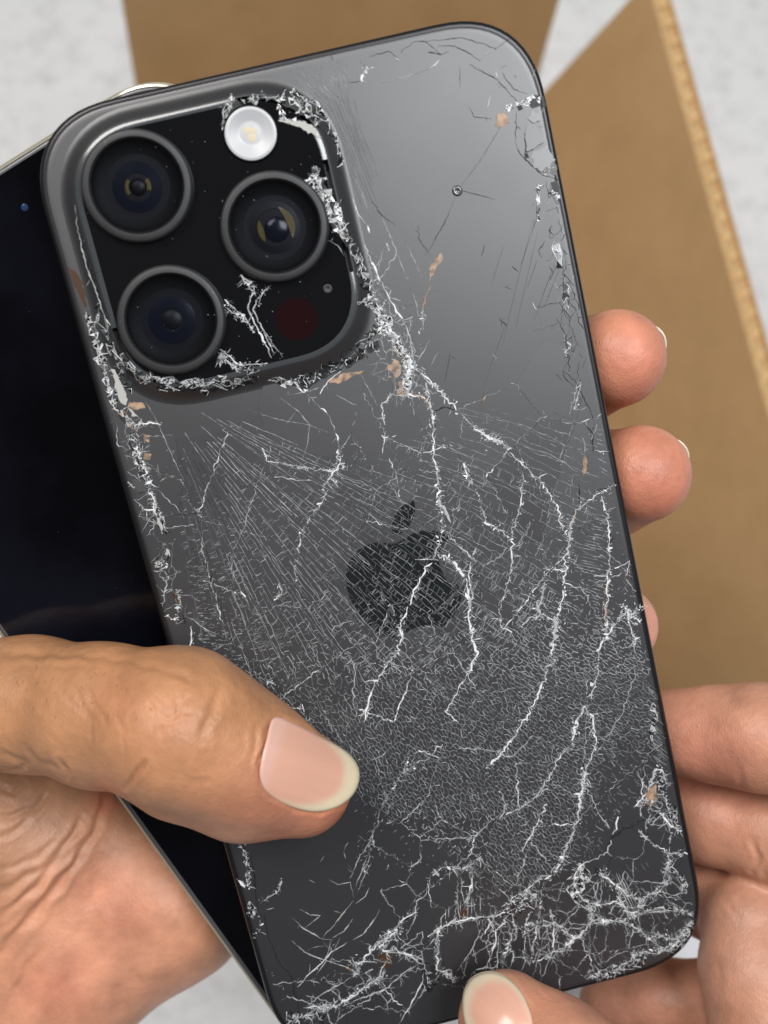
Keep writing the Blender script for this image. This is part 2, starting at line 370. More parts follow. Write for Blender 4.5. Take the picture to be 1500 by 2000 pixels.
for pth in (PATH1, PATH2):
    q = bez(pth); q = np.column_stack([(q[:, 0] - 12.0) * .86 + .75, -(q[:, 1] - 12.0) * .815 + .75])[::-1]
    top = [(p[0], p[1], plate_height(p[0], p[1]) + .012) for p in q]
    vv, _e, ff, *_r = delaunay_2d_cdt([Vector(p) for p in q] + [Vector((x, y)) for x in np.arange(-8, 10, .7) for y in np.arange(-10, 12, .7)], [(k, (k + 1) % len(q)) for k in range(len(q))], [list(range(len(q)))], 1, 1e-6)
    b.add([(v.x, v.y, plate_height(v.x, v.y) + .012) for v in vv], [tuple(f) for f in ff])
b.build('emblem', [M_LOGO], phone, False)

def subdivide(pl, step, jag):
    P = [np.array(pl[0], float)]
    for a, b_ in zip(pl[:-1], pl[1:]):
        a = np.array(a, float); b_ = np.array(b_, float); d = b_ - a; L = np.hypot(*d); n = max(1, int(L / step)); nn = np.array([-d[1], d[0]]) / max(L, 1e-6)
        for i in range(1, n + 1):
            q = a + d * i / n
            if i < n: q = q + nn * random.gauss(0, jag) * min(1, L / 20)
            P.append(q)
    return np.array(P)
def ridge(buf, P, w, z, h, mi, taper=True):   # a raised crack lip of triangular section following P (pixels)
    n = len(P)
    if n < 2: return
    if z < 1:                                  # nothing grows past the edge of the glass
        for p in (P[0], P[-1]):
            q = un(p[0], p[1]); ax, ay = abs(q[0]) - (W / 2 - 10.7), abs(q[1]) - (H / 2 - 10.7)
            if max(ax, ay) > 10 or (ax > 0 and ay > 0 and math.hypot(ax, ay) > 10): return
    T = np.gradient(P, axis=0); T /= np.maximum(np.hypot(T[:, 0], T[:, 1]), 1e-6)[:, None]
    Nn = np.column_stack([-T[:, 1], T[:, 0]]); V = []
    for i in range(n):
        k = w * .5 * random.uniform(.45, 1.35)
        if taper: k *= min(1, .25 + 2.2 * min(i, n - 1 - i) / max(n - 1, 1))
        q = P[i]; o = random.uniform(-.5, .5) * k
        for s_, zz in ((-1, z), (0, z + h * random.uniform(.4, 1.2)), (1, z)):
            v = q + Nn[i] * (k * s_ if s_ else o); V.append(loc(v, zz))
    Fc = []
    for i in range(n - 1):
        a = 3 * i; Fc += [(a, a + 1, a + 4, a + 3), (a + 1, a + 2, a + 5, a + 4)]
    buf.add(V, Fc, mi)
def ridge_var(buf, P, w, z, h, tones):
    i = 0
    while i < len(P) - 1:
        j = min(len(P) - 1, i + random.randint(2, 6)); ridge(buf, P[i:j + 1], w * random.choice((.45, .75, 1, 1.25)), z, h, random.choice(tones), False); i = j
def shard(buf, x, y, size, z, mi, tilt=.5, asp=1.0, ang=None, n=None):
    n = n or random.choice((3, 4, 4, 5)); a0 = random.uniform(0, 6.28) if ang is None else ang
    tx, ty = random.uniform(-tilt, tilt), random.uniform(-tilt, tilt); V = []
    c = loc((x, y), 0); ca, sa = math.cos(a0), math.sin(a0)
    A = sorted(random.uniform(0, 6.28) for _ in range(n)) if ang is None else [6.283 * (i + random.uniform(-.3, .3)) / n for i in range(n)]
    pts = []
    for a in A:
        r = size * PX * random.uniform(.6, 1.1); ux, uy = r * asp * math.cos(a), r * math.sin(a)
        pts.append((ux * ca - uy * sa, ux * sa + uy * ca))
    zs = [tx * p[0] + ty * p[1] for p in pts]; m_ = min(zs)
    for p, q in zip(pts, zs): V.append((c[0] + p[0], c[1] + p[1], c[2] + z + .004 + (q - m_)))
    th = .03
    V += [(v[0], v[1], v[2] - th) for v in V]
    Fc = [tuple(range(n))] + [(i, i + n, (i + 1) % n + n, (i + 1) % n) for i in range(n)]
    buf.add(V, Fc, mi)
CR_M = [M_WHITE, M_MID, M_DGREY, M_DARK, M_COPPER, M_CLEAR, M_CHIPK, M_MIRROR, M_FAINT]
TONE = {'w': 0, 'm': 1, 'd': 2, 'k': 3, 'o': 4, 'f': 8}
def crack(pl, w=2.4, tone='w', jag=1.6, spl=.5, z=0.0, step=6):
    b_ = Buf(); P = subdivide(pl, step, jag); mi = TONE[tone]
    (ridge_var(b_, P, w * .95, z + .022, .05, (0, 0, 0, 1, 1)) if spl >= .5 and mi == 0 else ridge(b_, P, w * (.8 if spl >= .7 else 1), z + .012, .05, mi))
    if spl > 0:
        for i in range(1, len(P) - 1):
            d = P[min(i + 1, len(P) - 1)] - P[i - 1]; a = math.atan2(d[1], d[0])
            while random.random() < spl * .62:
                aa = a + random.choice((-1, 1)) * random.uniform(.5, 1.7); L = random.expovariate(1 / 6.0) + 2.5
                q = P[i] + np.array([random.gauss(0, 2.2), random.gauss(0, 2.2)])
                e = q + L * np.array([math.cos(aa), math.sin(aa)]); m_ = (q + e) / 2 + np.array([random.gauss(0, .8), random.gauss(0, .8)])
                ridge(b_, np.array([q, m_, e]), random.uniform(.7, 1.5) * min(1.0, w / 2.2), z + .014, .04, 1 if random.random() < .55 and mi == 0 else mi)
                if random.random() < .3: break
            if random.random() < spl * .35:
                shard(b_, *(P[i] + np.array([random.gauss(0, 3), random.gauss(0, 3)])), random.uniform(.7, 1.7), z, mi if mi not in (0,) else random.choice((0, 0, 1, 5)), .25)
    if spl >= .85 and tone in 'wm' and pl[0][1] > 1640:      # feathered fracture fringe
        for i in range(len(P) - 1):
            for _ in range(4):
                t = random.random(); q = P[i] * (1 - t) + P[i + 1] * t + np.array([random.gauss(0, 2.5), random.gauss(0, 2.5)])
                a = random.gauss(-1.15 if q[0] < 1120 else .75, .38) + random.choice((0, math.pi)); L = 2.5 + random.expovariate(1 / 5.5)
                e = q + L * np.array([math.cos(a), math.sin(a)])
                ridge(b_, np.array([q, (q + e) / 2 + np.array([random.gauss(0, .5), random.gauss(0, .5)]), e]), random.uniform(.6, 1.0), z + .014, .04, random.choice((1, 1, 8, 8, 8, 0)))
    if spl >= .7 and tone in 'wmo':
        for i in range(len(P) - 1):
            for _ in range(np.random.default_rng(i + len(P)).poisson(3.4 * spl * min(w, 4) / 2.6)):
                t = random.random(); q = P[i] * (1 - t) + P[i + 1] * t + np.array([random.gauss(0, 1.1 * w), random.gauss(0, 1.1 * w)])
                shard(b_, q[0], q[1], .4 + random.expovariate(1 / .55), z + .0, random.choice((0, 0, 1, 1, 5)), .25, random.choice((1, 1.8, 3)), random.uniform(0, 3.1))
    return b_.build('crack', CR_M, phone)

CRACKS = [
 # (points, width, tone, jag, splinters)
 ([(832,748),(845,815),(848,900),(860,980),(862,1045),(850,1085),(820,1130),(807,1160),(782,1220),(787,1240),(775,1275),(740,1320),(720,1370),(710,1410)],3.0,'w',2,.8),
 ([(855,975),(866,990),(872,1005)],6,'w',2,1.2), ([(783,1210),(785,1240)],5,'w',2,1.2),
 ([(855,1082),(885,1097),(910,1130),(917,1175),(915,1210),(925,1255),(935,1275)],4.2,'w',2,1.1),
 ([(935,1275),(910,1320),(885,1365),(870,1390),(895,1410)],2.6,'w',2,.8),
 ([(825,730),(875,780),(910,820),(940,845),(980,865),(1005,895),(1030,915),(1060,945),(1090,990),(1098,1035),(1107,1045)],2.8,'w',1.6,.7),
 ([(925,838),(950,852),(980,866)],5,'w',2,1.2),
 ([(1142,890),(1140,930)],4,'o',1.5,.5), ([(1130,945),(1132,985)],3,'k',1,.1),
 ([(1132,985),(1115,1020),(1110,1060),(1105,1115),(1100,1160),(1085,1220),(1080,1260),(1070,1310),(1040,1380),(1010,1430),(999,1447),(951,1501)],3.2,'w',2,.9),
 ([(1126,995),(1114,1022),(1110,1056)],3.6,'o',1.5,.6), ([(1085,1205),(1083,1250)],6.5,'w',2.4,1.5),
 ([(1200,945),(1165,965),(1135,990)],2.4,'w',1.5,.9),
 ([(1175,970),(1187,1020),(1190,1070),(1192,1110),(1185,1125),(1187,1165),(1182,1200),(1185,1240),(1172,1265),(1170,1295),(1155,1365)],2.4,'w',1.8,.8),
 ([(1192,1112),(1186,1150),(1184,1190),(1183,1238)],3.0,'o',1.4,.7),
 ([(1020,925),(1017,980),(1000,1050),(1000,1090),(995,1130),(975,1190),(977,1220),(1000,1235),(1020,1220),(1050,1195),(1085,1215)],2.2,'w',2,.8),
 ([(945,1020),(970,1032),(995,1050)],2.8,'w',2,1.0), ([(910,900),(915,935),(940,980),(950,1025)],1.8,'w',2,.8), ([(905,905),(915,940)],3.4,'w',2,1),
 ([(875,1045),(900,1070),(920,1090),(915,1125),(920,1170)],2.2,'w',2,.8), ([(930,1070),(920,1090)],2.4,'w',1,.6),
 ([(1060,1110),(1105,1115)],2.2,'w',1.2,.8), ([(1065,1120),(1057,1175),(1050,1195)],2.2,'w',2,1.0), ([(1048,1175),(1055,1200),(1045,1210)],3.5,'w',2,1.2),
 ([(745,850),(790,870),(820,885),(845,880),(870,875)],2.2,'w',1.8,.6), ([(750,850),(747,885)],1.8,'w',1,.5), ([(760,895),(775,930),(780,970)],1.7,'w',1.4,.5),
 ([(900,975),(895,990),(880,1000)],1.8,'m',1.5,.8),
 ([(1185,1240),(1205,1215),(1225,1195),(1250,1215)],3,'w',2,1.3), ([(1225,1195),(1240,1260)],2,'w',2,1), ([(1215,1180),(1235,1205),(1245,1190),(1260,1180)],4,'w',2.5,1.5),
 ([(1200,1110),(1230,1095),(1220,1130),(1242,1155)],1.8,'w',1.5,.6), ([(1160,1125),(1185,1125)],2,'w',1,.5),
 ([(1237,1260),(1241,1319),(1212,1399),(1169,1463),(1143,1501)],1.5,'m',2,.6),
 ([(1116,1458),(1127,1405),(1143,1378),(1159,1405),(1164,1453),(1143,1501),(1137,1549),(1132,1581),(1116,1634),(1084,1703)],3.4,'w',2,1.1),
 ([(1140,1505),(1135,1550),(1131,1578)],5,'w',2,1.3),
 ([(1121,1458),(1095,1474),(1073,1517),(1052,1549),(1020,1575),(988,1591)],2.0,'w',2,.9), ([(1068,1570),(1041,1623),(1020,1663)],2.2,'w',2,.9),
 ([(1145,1538),(1175,1597),(1191,1618)],1.6,'w',1.5,.6), ([(1080,1255),(1084,1310),(1090,1350)],1.5,'m',2,.8),
 ([(785,1511),(839,1479),(865,1453)],2.0,'w',2,.9), ([(801,1469),(785,1511),(748,1570),(732,1623),(721,1677),(705,1730)],1.5,'m',2,.7), ([(980,1540),(985,1580),(975,1600)],1.8,'w',2,.8),
 ([(920,1620),(935,1628),(910,1640)],2,'w',2,1),
 ([(1281,1591),(1255,1600),(1233,1613),(1213,1622),(1196,1634),(1185,1652),(1175,1671)],5.5,'k',1.5,.2), ([(1240,1607),(1210,1624),(1190,1640)],5,'k',1.5,0),
 ([(1288,1588),(1306,1608),(1331,1623)],3,'w',2,1.3), ([(1247,1623),(1273,1646),(1306,1667),(1342,1667)],2.4,'w',2,1.2), ([(1311,1626),(1306,1649)],1.8,'m',1.5,1),
 ([(1306,1667),(1303,1692),(1306,1718),(1293,1733),(1268,1746),(1245,1774),(1230,1792)],3,'m',3,1.5),
 ([(1173,1705),(1194,1723),(1224,1748),(1255,1756)],2.6,'w',2,1.2), ([(1153,1764),(1179,1766),(1204,1761),(1230,1782),(1240,1789)],3,'w',2,1.2),
 ([(1138,1687),(1122,1710),(1122,1738),(1148,1761)],3.4,'w',2.5,1.5), ([(1148,1761),(1158,1797),(1145,1817),(1122,1833),(1102,1853)],3,'w',2,1.3),
 ([(1158,1797),(1186,1799),(1222,1799),(1255,1822),(1283,1840)],2.6,'w',2,1.2), ([(1240,1789),(1268,1776),(1293,1779),(1324,1776),(1354,1789)],2.4,'m',2,1.3),
 ([(1268,1822),(1306,1832),(1321,1835),(1352,1799)],3,'m',2,1.4), ([(1122,1833),(1084,1802),(1061,1807),(1025,1804)],2.6,'w',2,1.2),
 ([(1076,1710),(1051,1720),(1025,1743),(1000,1753),(987,1781)],3,'w',2.5,1.3), ([(1038,1779),(1025,1807),(1025,1881)],2,'w',1.5,.8), ([(1048,1807),(1036,1881)],2,'w',1.5,.8),
 ([(1074,1776),(1082,1807),(1079,1850)],2,'w',1.5,.8), ([(1051,1868),(1076,1863),(1102,1853),(1117,1858)],2.6,'m',2,1.2),
 ([(1143,1906),(1178,1909),(1224,1883),(1240,1863),(1286,1858),(1319,1848),(1342,1817),(1354,1797)],2.4,'m',3,1.6),
 ([(1240,1575),(1268,1542),(1280,1501),(1292,1503),(1300,1530)],3,'w',2,1.4), ([(1180,1690),(1195,1740)],1.8,'m',1.5,.8), ([(1194,1723),(1232,1790)],1.6,'m',1,.6), ([(1204,1750),(1240,1795)],1.8,'w',1,.6),
 # bottom centre and left
 ([(600,1968),(661,1963),(701,1936),(728,1917),(749,1904)],3,'w',2,1.1), ([(669,1965),(720,1944),(760,1928),(787,1901),(827,1877)],2.4,'m',1,.4),
 ([(699,1883),(733,1848),(771,1813),(792,1792),(813,1781)],2.6,'w',2,.9), ([(747,1856),(787,1859),(829,1877)],2.6,'w',2,.9), ([(740,1850),(760,1832),(775,1815)],6,'w',3,1.8),
 ([(787,1859),(821,1851),(835,1829)],3,'k',1.5,.3), ([(835,1829),(856,1813),(893,1800),(920,1792),(947,1792),(987,1781)],2.6,'w',2,1.1),
 ([(784,1848),(811,1792),(813,1760),(832,1747),(840,1715),(840,1707)],2.2,'m',1.5,.6), ([(835,1725),(844,1773)],1.8,'w',1,.5), ([(840,1704),(867,1693),(901,1696),(920,1688),(944,1677)],2.4,'m',2,1.1),
 ([(899,1699),(901,1733),(907,1771)],1.8,'m',1.2,.7), ([(920,1690),(922,1728),(909,1771)],2.0,'w',1.5,.9), ([(856,1813),(856,1853),(853,1893),(875,1899),(891,1915)],2.6,'w',1.5,.9),
 ([(827,1893),(824,1920),(803,1960),(779,2000)],2,'w',.6,.15), ([(944,1805),(920,1856),(909,1872),(891,1896)],1.8,'m',1,.5), ([(973,1837),(955,1845),(920,1867)],1.8,'m',1,.5),
 ([(968,1819),(968,1840),(949,1893)],2,'w',1,.6), ([(973,1840),(971,1891)],1.8,'w',1,.6), ([(955,1795),(962,1820),(990,1800),(1000,1830),(985,1870)],2,'w',1.5,.8), ([(1000,1785),(1008,1830),(1000,1880)],1.8,'w',1.5,.8),
 ([(584,1775),(605,1787),(626,1788),(594,1813)],1.8,'m',.4,0), ([(570,1792),(592,1813),(630,1834),(651,1836)],2.2,'m',.4,.05), ([(630,1832),(649,1811),(672,1782),(691,1758)],1.8,'m',.6,.15),
 ([(649,1832),(672,1819),(689,1794)],2,'m',.4,0), ([(689,1836),(710,1824),(735,1790),(742,1775)],2.2,'m',.4,0), ([(695,1765),(714,1750),(722,1733)],2,'m',.4,0),
 ([(569,1836),(594,1859),(624,1872),(643,1878),(672,1887),(687,1895)],2.2,'m',.4,.1), ([(596,1859),(609,1851),(640,1847)],1.5,'f',.4,0),
 ([(580,1928),(603,1903),(630,1880),(647,1859),(678,1840)],2.2,'w',.8,.4), ([(647,1836),(643,1853),(634,1882),(617,1905)],2,'m',.8,.4), ([(605,1914),(624,1920)],2,'m',.4,0), ([(636,1916),(655,1926)],2,'m',.4,0),
 ([(598,1966),(630,1941),(640,1935),(687,1908)],2,'m',.8,.4), ([(510,1887),(550,1916),(567,1916)],2,'m',.8,.3), ([(559,1920),(531,1945),(529,1958)],2,'m',.8,.5), ([(515,1912),(550,1917)],1.6,'m',.6,.2),
 ([(588,1985),(619,1971),(657,1964)],2.2,'m',1,.6), ([(592,1968),(613,1968)],1.8,'m',.5,0), ([(563,2000),(590,1985),(630,1975),(650,1966)],3.2,'w',2.5,1.6), ([(687,1870),(700,1895),(690,1908)],3.4,'w',2,1.6),
 ([(464,1618),(466,1643)],3,'k',.6,0), ([(491,1670),(493,1689),(498,1714),(500,1748),(504,1775)],4,'k',1,0), ([(517,1786),(523,1828),(546,1880),(567,1903),(571,1916),(582,1958),(586,2000)],3,'k',.8,0),
 ([(508,1765),(529,1750),(546,1737),(548,1714)],2.2,'m',1,.7), ([(483,1769),(487,1790),(504,1790),(512,1811),(508,1819),(491,1830)],2,'m',1.5,.8), ([(509,1820),(521,1826)],1.8,'m',.8,.3), ([(465,1722),(485,1731),(500,1735)],2.2,'w',1.5,.8), ([(497,1840),(510,1880)],1.5,'f',.5,0),
 ([(519,1777),(535,1773)],2,'m',.4,0), ([(603,1718),(616,1725)],1.8,'m',.3,0), ([(643,1718),(660,1728),(684,1723),(691,1755)],1.7,'m',.4,.1), ([(625,1684),(633,1672)],2,'m',.3,0), ([(671,1663),(674,1655),(681,1644)],1.6,'m',.3,0), ([(671,1663),(675,1678)],1.4,'m',.3,0),
 ([(683,1717),(701,1677),(720,1648),(731,1611)],2,'m',1,.5), ([(691,1739),(707,1701),(723,1675)],1.4,'m',.6,.1), ([(696,1746),(714,1706),(726,1684)],1.3,'m',.6,.1), ([(700,1720),(708,1695),(720,1668)],1.3,'m',.6,.1), ([(672,1782),(660,1800)],2.2,'o',.6,.1), ([(671,1887),(686,1894)],3,'o',.6,.2),
 # left edge
 ([(245,852),(260,877),(270,900),(277,930),(292,965)],8,'k',1.6,.2), ([(297,985),(307,1002),(310,1027),(320,1045)],4,'k',1.2,.2), ([(325,1067),(330,1087),(322,1105),(307,1102),(310,1080)],4,'k',1.2,.2),
 ([(252,850),(272,885),(284,920),(292,955),(300,985),(312,1010)],3,'w',3,1.6), ([(227,827),(232,872),(252,880)],1.8,'m',1,.3), ([(247,920),(272,937)],1.6,'m',1,.3), ([(250,940),(260,952),(280,940)],2,'w',1.5,.7),
 ([(262,975),(282,995),(305,997)],2.2,'w',1.5,.6), ([(280,1015),(300,1020),(300,1032),(285,1047)],2.2,'m',1.5,.6), ([(295,1040),(310,1055)],2,'d',1,.2), ([(300,1115),(320,1115),(330,1130),(322,1155),(317,1185)],1.8,'w',1.5,.5),
 ([(305,1142),(320,1157),(335,1150)],1.8,'w',1.2,.5), ([(320,1195),(342,1180)],1.8,'m',1.2,.5), ([(325,1202),(337,1210),(350,1205)],2.2,'w',1.5,.9), ([(357,1200),(365,1222)],6,'k',1.2,.2), ([(372,1225),(374,1245),(370,1262)],2.4,'w',1.5,.8),
 ([(282,780),(310,830),(340,900),(360,940)],1.6,'m',.8,.25), ([(360,940),(350,992),(360,1015)],1.4,'d',.8,.2), ([(250,827),(300,827),(315,830)],2.4,'w',1.5,.9), ([(300,950),(345,990),(360,1012)],1.4,'m',1,.3), ([(360,1200),(390,1222),(430,1240)],1.6,'m',1.4,.5),
 ([(303,1105),(318,1098),(325,1110)],3,'w',2,1.2), ([(345,1150),(352,1180),(345,1190)],2.6,'m',2,1.0),
 # top, mostly dark on the bright sheen
 ([(619,105),(664,106),(686,119),(709,122),(718,132)],2.2,'d',1,.2), ([(718,132),(709,145),(706,158)],3.5,'w',1.5,1), ([(706,158),(680,161)],1.6,'d',.6,0), ([(722,110),(760,100),(782,119)],1.6,'d',.8,.1), ([(770,110),(783,120)],2.2,'w',.6,.2),
 ([(773,106),(811,103),(843,102),(872,113),(920,122),(968,135),(1000,145),(1054,159)],2.0,'d',.8,.12), ([(835,101),(850,104),(862,107)],3,'k',.6,0), ([(782,100),(811,81),(830,81),(850,97),(862,106)],1.6,'d',.8,.1),
 ([(830,81),(901,74),(939,84),(968,95),(997,74)],1.6,'d',.6,.08), ([(856,89),(888,90),(914,103),(939,119)],1.6,'d',.6,.05), ([(917,126),(968,154),(1010,199)],1.8,'d',.8,.15), ([(981,142),(1003,174),(1029,183)],1.7,'d',.8,.2),
 ([(744,161),(792,151),(837,135)],1.4,'m',.4,0), ([(837,135),(850,127),(859,116)],4.5,'m',.5,0), ([(958,183),(952,212)],2.4,'w',.4,0), ([(898,128),(898,172)],1.2,'d',.4,0), ([(916,208),(925,228),(960,232)],1.3,'d',.5,.1),
 ([(940,119),(945,108),(960,100)],2.4,'m',.8,.5), ([(1040,152),(1045,135)],2.6,'m',.5,0), ([(972,152),(968,140)],3,'w',.6,.4), ([(985,235),(940,310),(900,365)],1.2,'f',.5,.05), ([(902,372),(940,382),(968,390)],1.8,'d',.4,0), ([(890,385),(860,450),(830,500)],1.3,'d',.8,.12),
 ([(1006,276),(1018,303),(1036,321),(1060,342),(1090,351)],2.4,'k',.8,.15), ([(1048,246),(1066,279),(1087,309)],1.6,'d',.8,.2), ([(1009,219),(1006,276)],1.6,'d',.8,.1), ([(1048,246),(1055,225),(1063,210)],1.8,'m',1,.5), ([(1057,235),(1064,205),(1070,200)],2,'m',1,.5),
 ([(1054,360),(1051,378),(1054,408),(1039,453)],2.8,'d',1.6,.5), ([(1078,441),(1072,450),(1081,459)],2.6,'k',1,.3), ([(1094,482),(1108,497)],2,'d',.6,.1), ([(1072,520),(1081,533)],2,'d',.6,.1), ([(1064,470),(1052,490),(1058,505)],1.8,'d',1,.3), ([(1105,510),(1101,545),(1113,560),(1100,585),(1096,612)],2.4,'d',2,.9),
 ([(1087,621),(1102,648),(1108,678),(1111,705),(1102,720)],2.2,'d',1.2,.3), ([(1127,610),(1130,630),(1140,643)],2,'d',.6,.1), ([(1099,723),(1122,743),(1135,766),(1153,802),(1158,820)],2.2,'d',.8,.2), ([(1085,730),(1098,743)],1.8,'d',.4,0), ([(1099,723),(1103,738),(1122,756)],1.6,'d',.6,0),
 ([(1144,829),(1158,847),(1158,883)],2.4,'k',1.2,.4), ([(1107,668),(1115,675),(1104,690)],4,'w',1.2,.8), ([(1135,745),(1130,768),(1120,800)],2.4,'w',1.2,.7), ([(1138,770),(1120,840),(1090,905)],1.2,'f',.6,.05), ([(1136,720),(1145,700)],1.2,'f',.5,0),
 ([(1133,825),(1152,818)],2.4,'w',.8,.4), ([(1165,815),(1175,808)],1.6,'m',.5,0), ([(1140,890),(1142,868),(1135,850)],1.6,'m',1,.5), ([(1160,880),(1190,882)],1.6,'w',.6,.3), ([(1160,960),(1175,955),(1188,952)],3.5,'k',1.5,.4), ([(1192,1040),(1190,1068),(1200,1048)],5,'k',1.5,.4), ([(1232,1120),(1242,1160)],3,'d',1,.5),
 ([(985,640),(975,670),(950,740),(938,800)],1.0,'f',.5,.02), ([(952,760),(944,785),(938,800)],2.4,'o',.8,.3), ([(946,478),(940,500)],1.6,'d',.6,.3), ([(1000,520),(1012,530)],1.6,'d',.4,0), ([(985,560),(1000,565)],1.4,'d',.4,.2), ([(1040,590),(1045,602),(1052,607)],1.8,'w',.5,.2), ([(975,620),(990,640)],2,'d',1,.6), ([(960,690),(970,700),(965,705)],1.3,'m',.4,0),
 # between camera and centre
 ([(712,478),(735,530),(757,576),(790,634),(800,657)],3.2,'w',1,.5), ([(725,563),(744,618),(770,657),(787,686),(798,735)],3.4,'w',2,1.2), ([(735,600),(752,640),(775,672)],6,'w',3,1.8), ([(800,657),(805,690),(812,720)],2,'w',1.5,.7), ([(840,500),(820,470),(815,440)],1.4,'d',.8,.2),
 ([(670,351),(690,390),(700,420),(716,440)],2.0,'w',.6,.15), ([(718,440),(722,455)],3,'w',.6,.3), ([(690,335),(715,400),(725,432)],1.4,'m',.6,.1), ([(725,390),(745,420),(772,440)],1.6,'d',.6,.1), ([(733,398),(760,455),(785,520),(800,560)],1.5,'m',.8,.2), ([(752,470),(745,500),(735,540)],1.4,'m',.8,.3),
 ([(755,475),(760,490)],3,'w',.8,.8), ([(800,700),(800,745),(797,770)],6,'w',2.5,1.8), ([(785,680),(800,720),(802,760)],3.4,'w',2,1.2), ([(770,650),(790,700),(795,745)],2.4,'w',2,1), ([(840,660),(825,690),(812,715)],1.5,'m',.8,.3),
 ([(797,770),(760,772),(745,795),(752,830)],2,'w',1.6,.7), ([(797,770),(830,778),(842,800),(848,820)],3,'w',1.6,.9), ([(800,768),(825,775),(840,798)],4,'o',1.4,.5), ([(812,720),(835,745),(875,780)],2.2,'w',1.6,.8), ([(842,802),(870,795),(895,800)],3,'k',1.5,.5),
 ([(825,610),(835,570),(845,552)],2.2,'o',1,.3), ([(820,650),(828,625),(824,600)],2.2,'m',1,.7), ([(800,560),(812,590),(818,630)],1.5,'m',.8,.3), ([(790,470),(810,510),(825,545)],1.3,'m',.6,.1), ([(862,680),(848,700),(840,720)],1.3,'m',.5,0), ([(880,690),(872,730),(868,745)],1.3,'d',.5,.1),
 ([(665,725),(640,745),(625,770)],1.8,'w',1,.5), ([(700,722),(720,760),(735,790),(740,800)],1.3,'m',.8,.1), ([(640,750),(600,765),(560,772)],1.4,'m',.8,.2), ([(655,770),(690,790),(707,793)],1.3,'m',.5,.05), ([(710,715),(745,708),(780,720)],1.4,'m',.6,.1), ([(735,790),(700,810),(670,815)],1.2,'f',.6,.05),
 ([(545,775),(585,805),(605,830),(600,870),(590,900)],1.5,'m',.6,.15), ([(480,800),(545,820),(605,830),(650,850)],1.2,'m',.5,.05), ([(600,770),(640,810),(660,860),(665,900)],2,'w',1.2,.5), ([(658,880),(665,905),(675,912)],4,'w',2,1.4), ([(512,875),(520,900),(580,910),(600,915),(650,920)],2.0,'w',1.5,.8),
 ([(520,900),(500,950),(480,1020),(455,1080)],1.4,'m',1.2,.5), ([(665,905),(635,945),(635,970),(605,1015),(585,1045),(585,1080)],2.0,'w',2,.9), ([(650,918),(645,935),(660,950)],3,'w',2,1.2), ([(690,905),(740,880),(760,860)],1.1,'f',.5,0), ([(545,1140),(550,1160),(535,1172)],2.2,'w',2,1.1), ([(390,1130),(430,1145),(470,1160)],1.5,'m',1.5,.7), ([(470,1155),(480,1165)],2.4,'w',1,1),
 ([(600,1000),(625,990)],1.6,'m',.8,.4), ([(585,1080),(575,1110),(578,1140)],1.5,'m',1.4,.7), ([(455,1080),(452,1110),(460,1140)],1.5,'m',1.4,.6), ([(520,1330),(535,1335)],2.6,'w',1.4,1.2), ([(590,1375),(595,1390)],3,'w',1.2,1.2), ([(700,1400),(660,1440)],1.2,'f',1.2,.6), ([(770,1330),(815,1310),(830,1320)],1.2,'f',1.2,.7),
]
for c_ in CRACKS: crack(*c_)
# cracks in the raised camera window
for pl, w_, t_, s_ in [
  ([(470,537),(494,569),(484,602),(501,637),(530,699)],2.6,'w',.5), ([(530,556),(504,582),(494,605),(514,644),(553,699)],2.2,'m',.4), ([(478,545),(496,560),(497,575)],4.5,'w',1.2), ([(525,560),(512,575),(505,595)],3,'m',.8),
  ([(439,585),(481,624),(497,650)],2.2,'w',.9), ([(432,683),(465,712),(494,712),(523,709)],2.6,'w',1.0), ([(440,600),(470,620),(480,628)],3.6,'m',1.2), ([(430,690),(450,712),(470,722)],3.5,'w',1.3), ([(512,640),(535,690)],3,'m',.2),
  ([(440,200),(436,235),(440,262)],2.6,'m',.6), ([(455,195),(445,225)],3.4,'m',1.0), ([(640,470),(660,480),(672,500)],1.8,'m',.1), ([(700,540),(698,520)],1.2,'m',0),
  ([(146,400),(150,440),(168,520),(190,575),(205,620),(215,670)],2.4,'m',.25), ([(160,470),(180,540),(205,600),(215,625)],2.0,'k',.2)]:
    crack(pl, w_, t_, 1.0, s_, 1.89)

# crushed strips: many small splinters that nobody could pick apart
crush = Buf()
CMIX = {'bright': (5, 5, 6, 6, 1, 0, 8, 5, 7), 'black': (6, 6, 3, 6, 5, 2, 6), 'grey': (5, 5, 6, 6, 8, 2, 6, 1), 'warm': (5, 4, 6, 5, 8, 1), 'haze': (8, 8, 5, 5, 6, 1)}
def zsurf(x, y):                               # height of the phone's back under a point given in phone millimetres
    dx, dy = abs(x - PCX) - (PW / 2 - 9), abs(y - PCY) - (PHH / 2 - 9)
    d = math.hypot(max(dx, 0), max(dy, 0)) + min(max(dx, dy), 0) - 9
    offs = [o for o, _ in pp][::-1]; zz = [q for _, q in pp][::-1]
    return float(np.interp(d, [-.5] + offs, [1.9] + zz)) if d < 2.5 else 0.0
def on_glass(x, y, m=.9):
    ax, ay = abs(x) - (W / 2 - m - 10), abs(y) - (H / 2 - m - 10)
    return max(ax, ay) < 10 and (ax < 0 or ay < 0 or math.hypot(ax, ay) < 10)
def place(q, dz=0.0):
    l_ = loc(q, 0); z = zsurf(l_[0], l_[1])
    if z > 0: l_ = loc(q, z); z = zsurf(l_[0], l_[1])
    return np.array([l_[0], l_[1], (z if z > 0 else plate_height(l_[0], l_[1])) + dz])
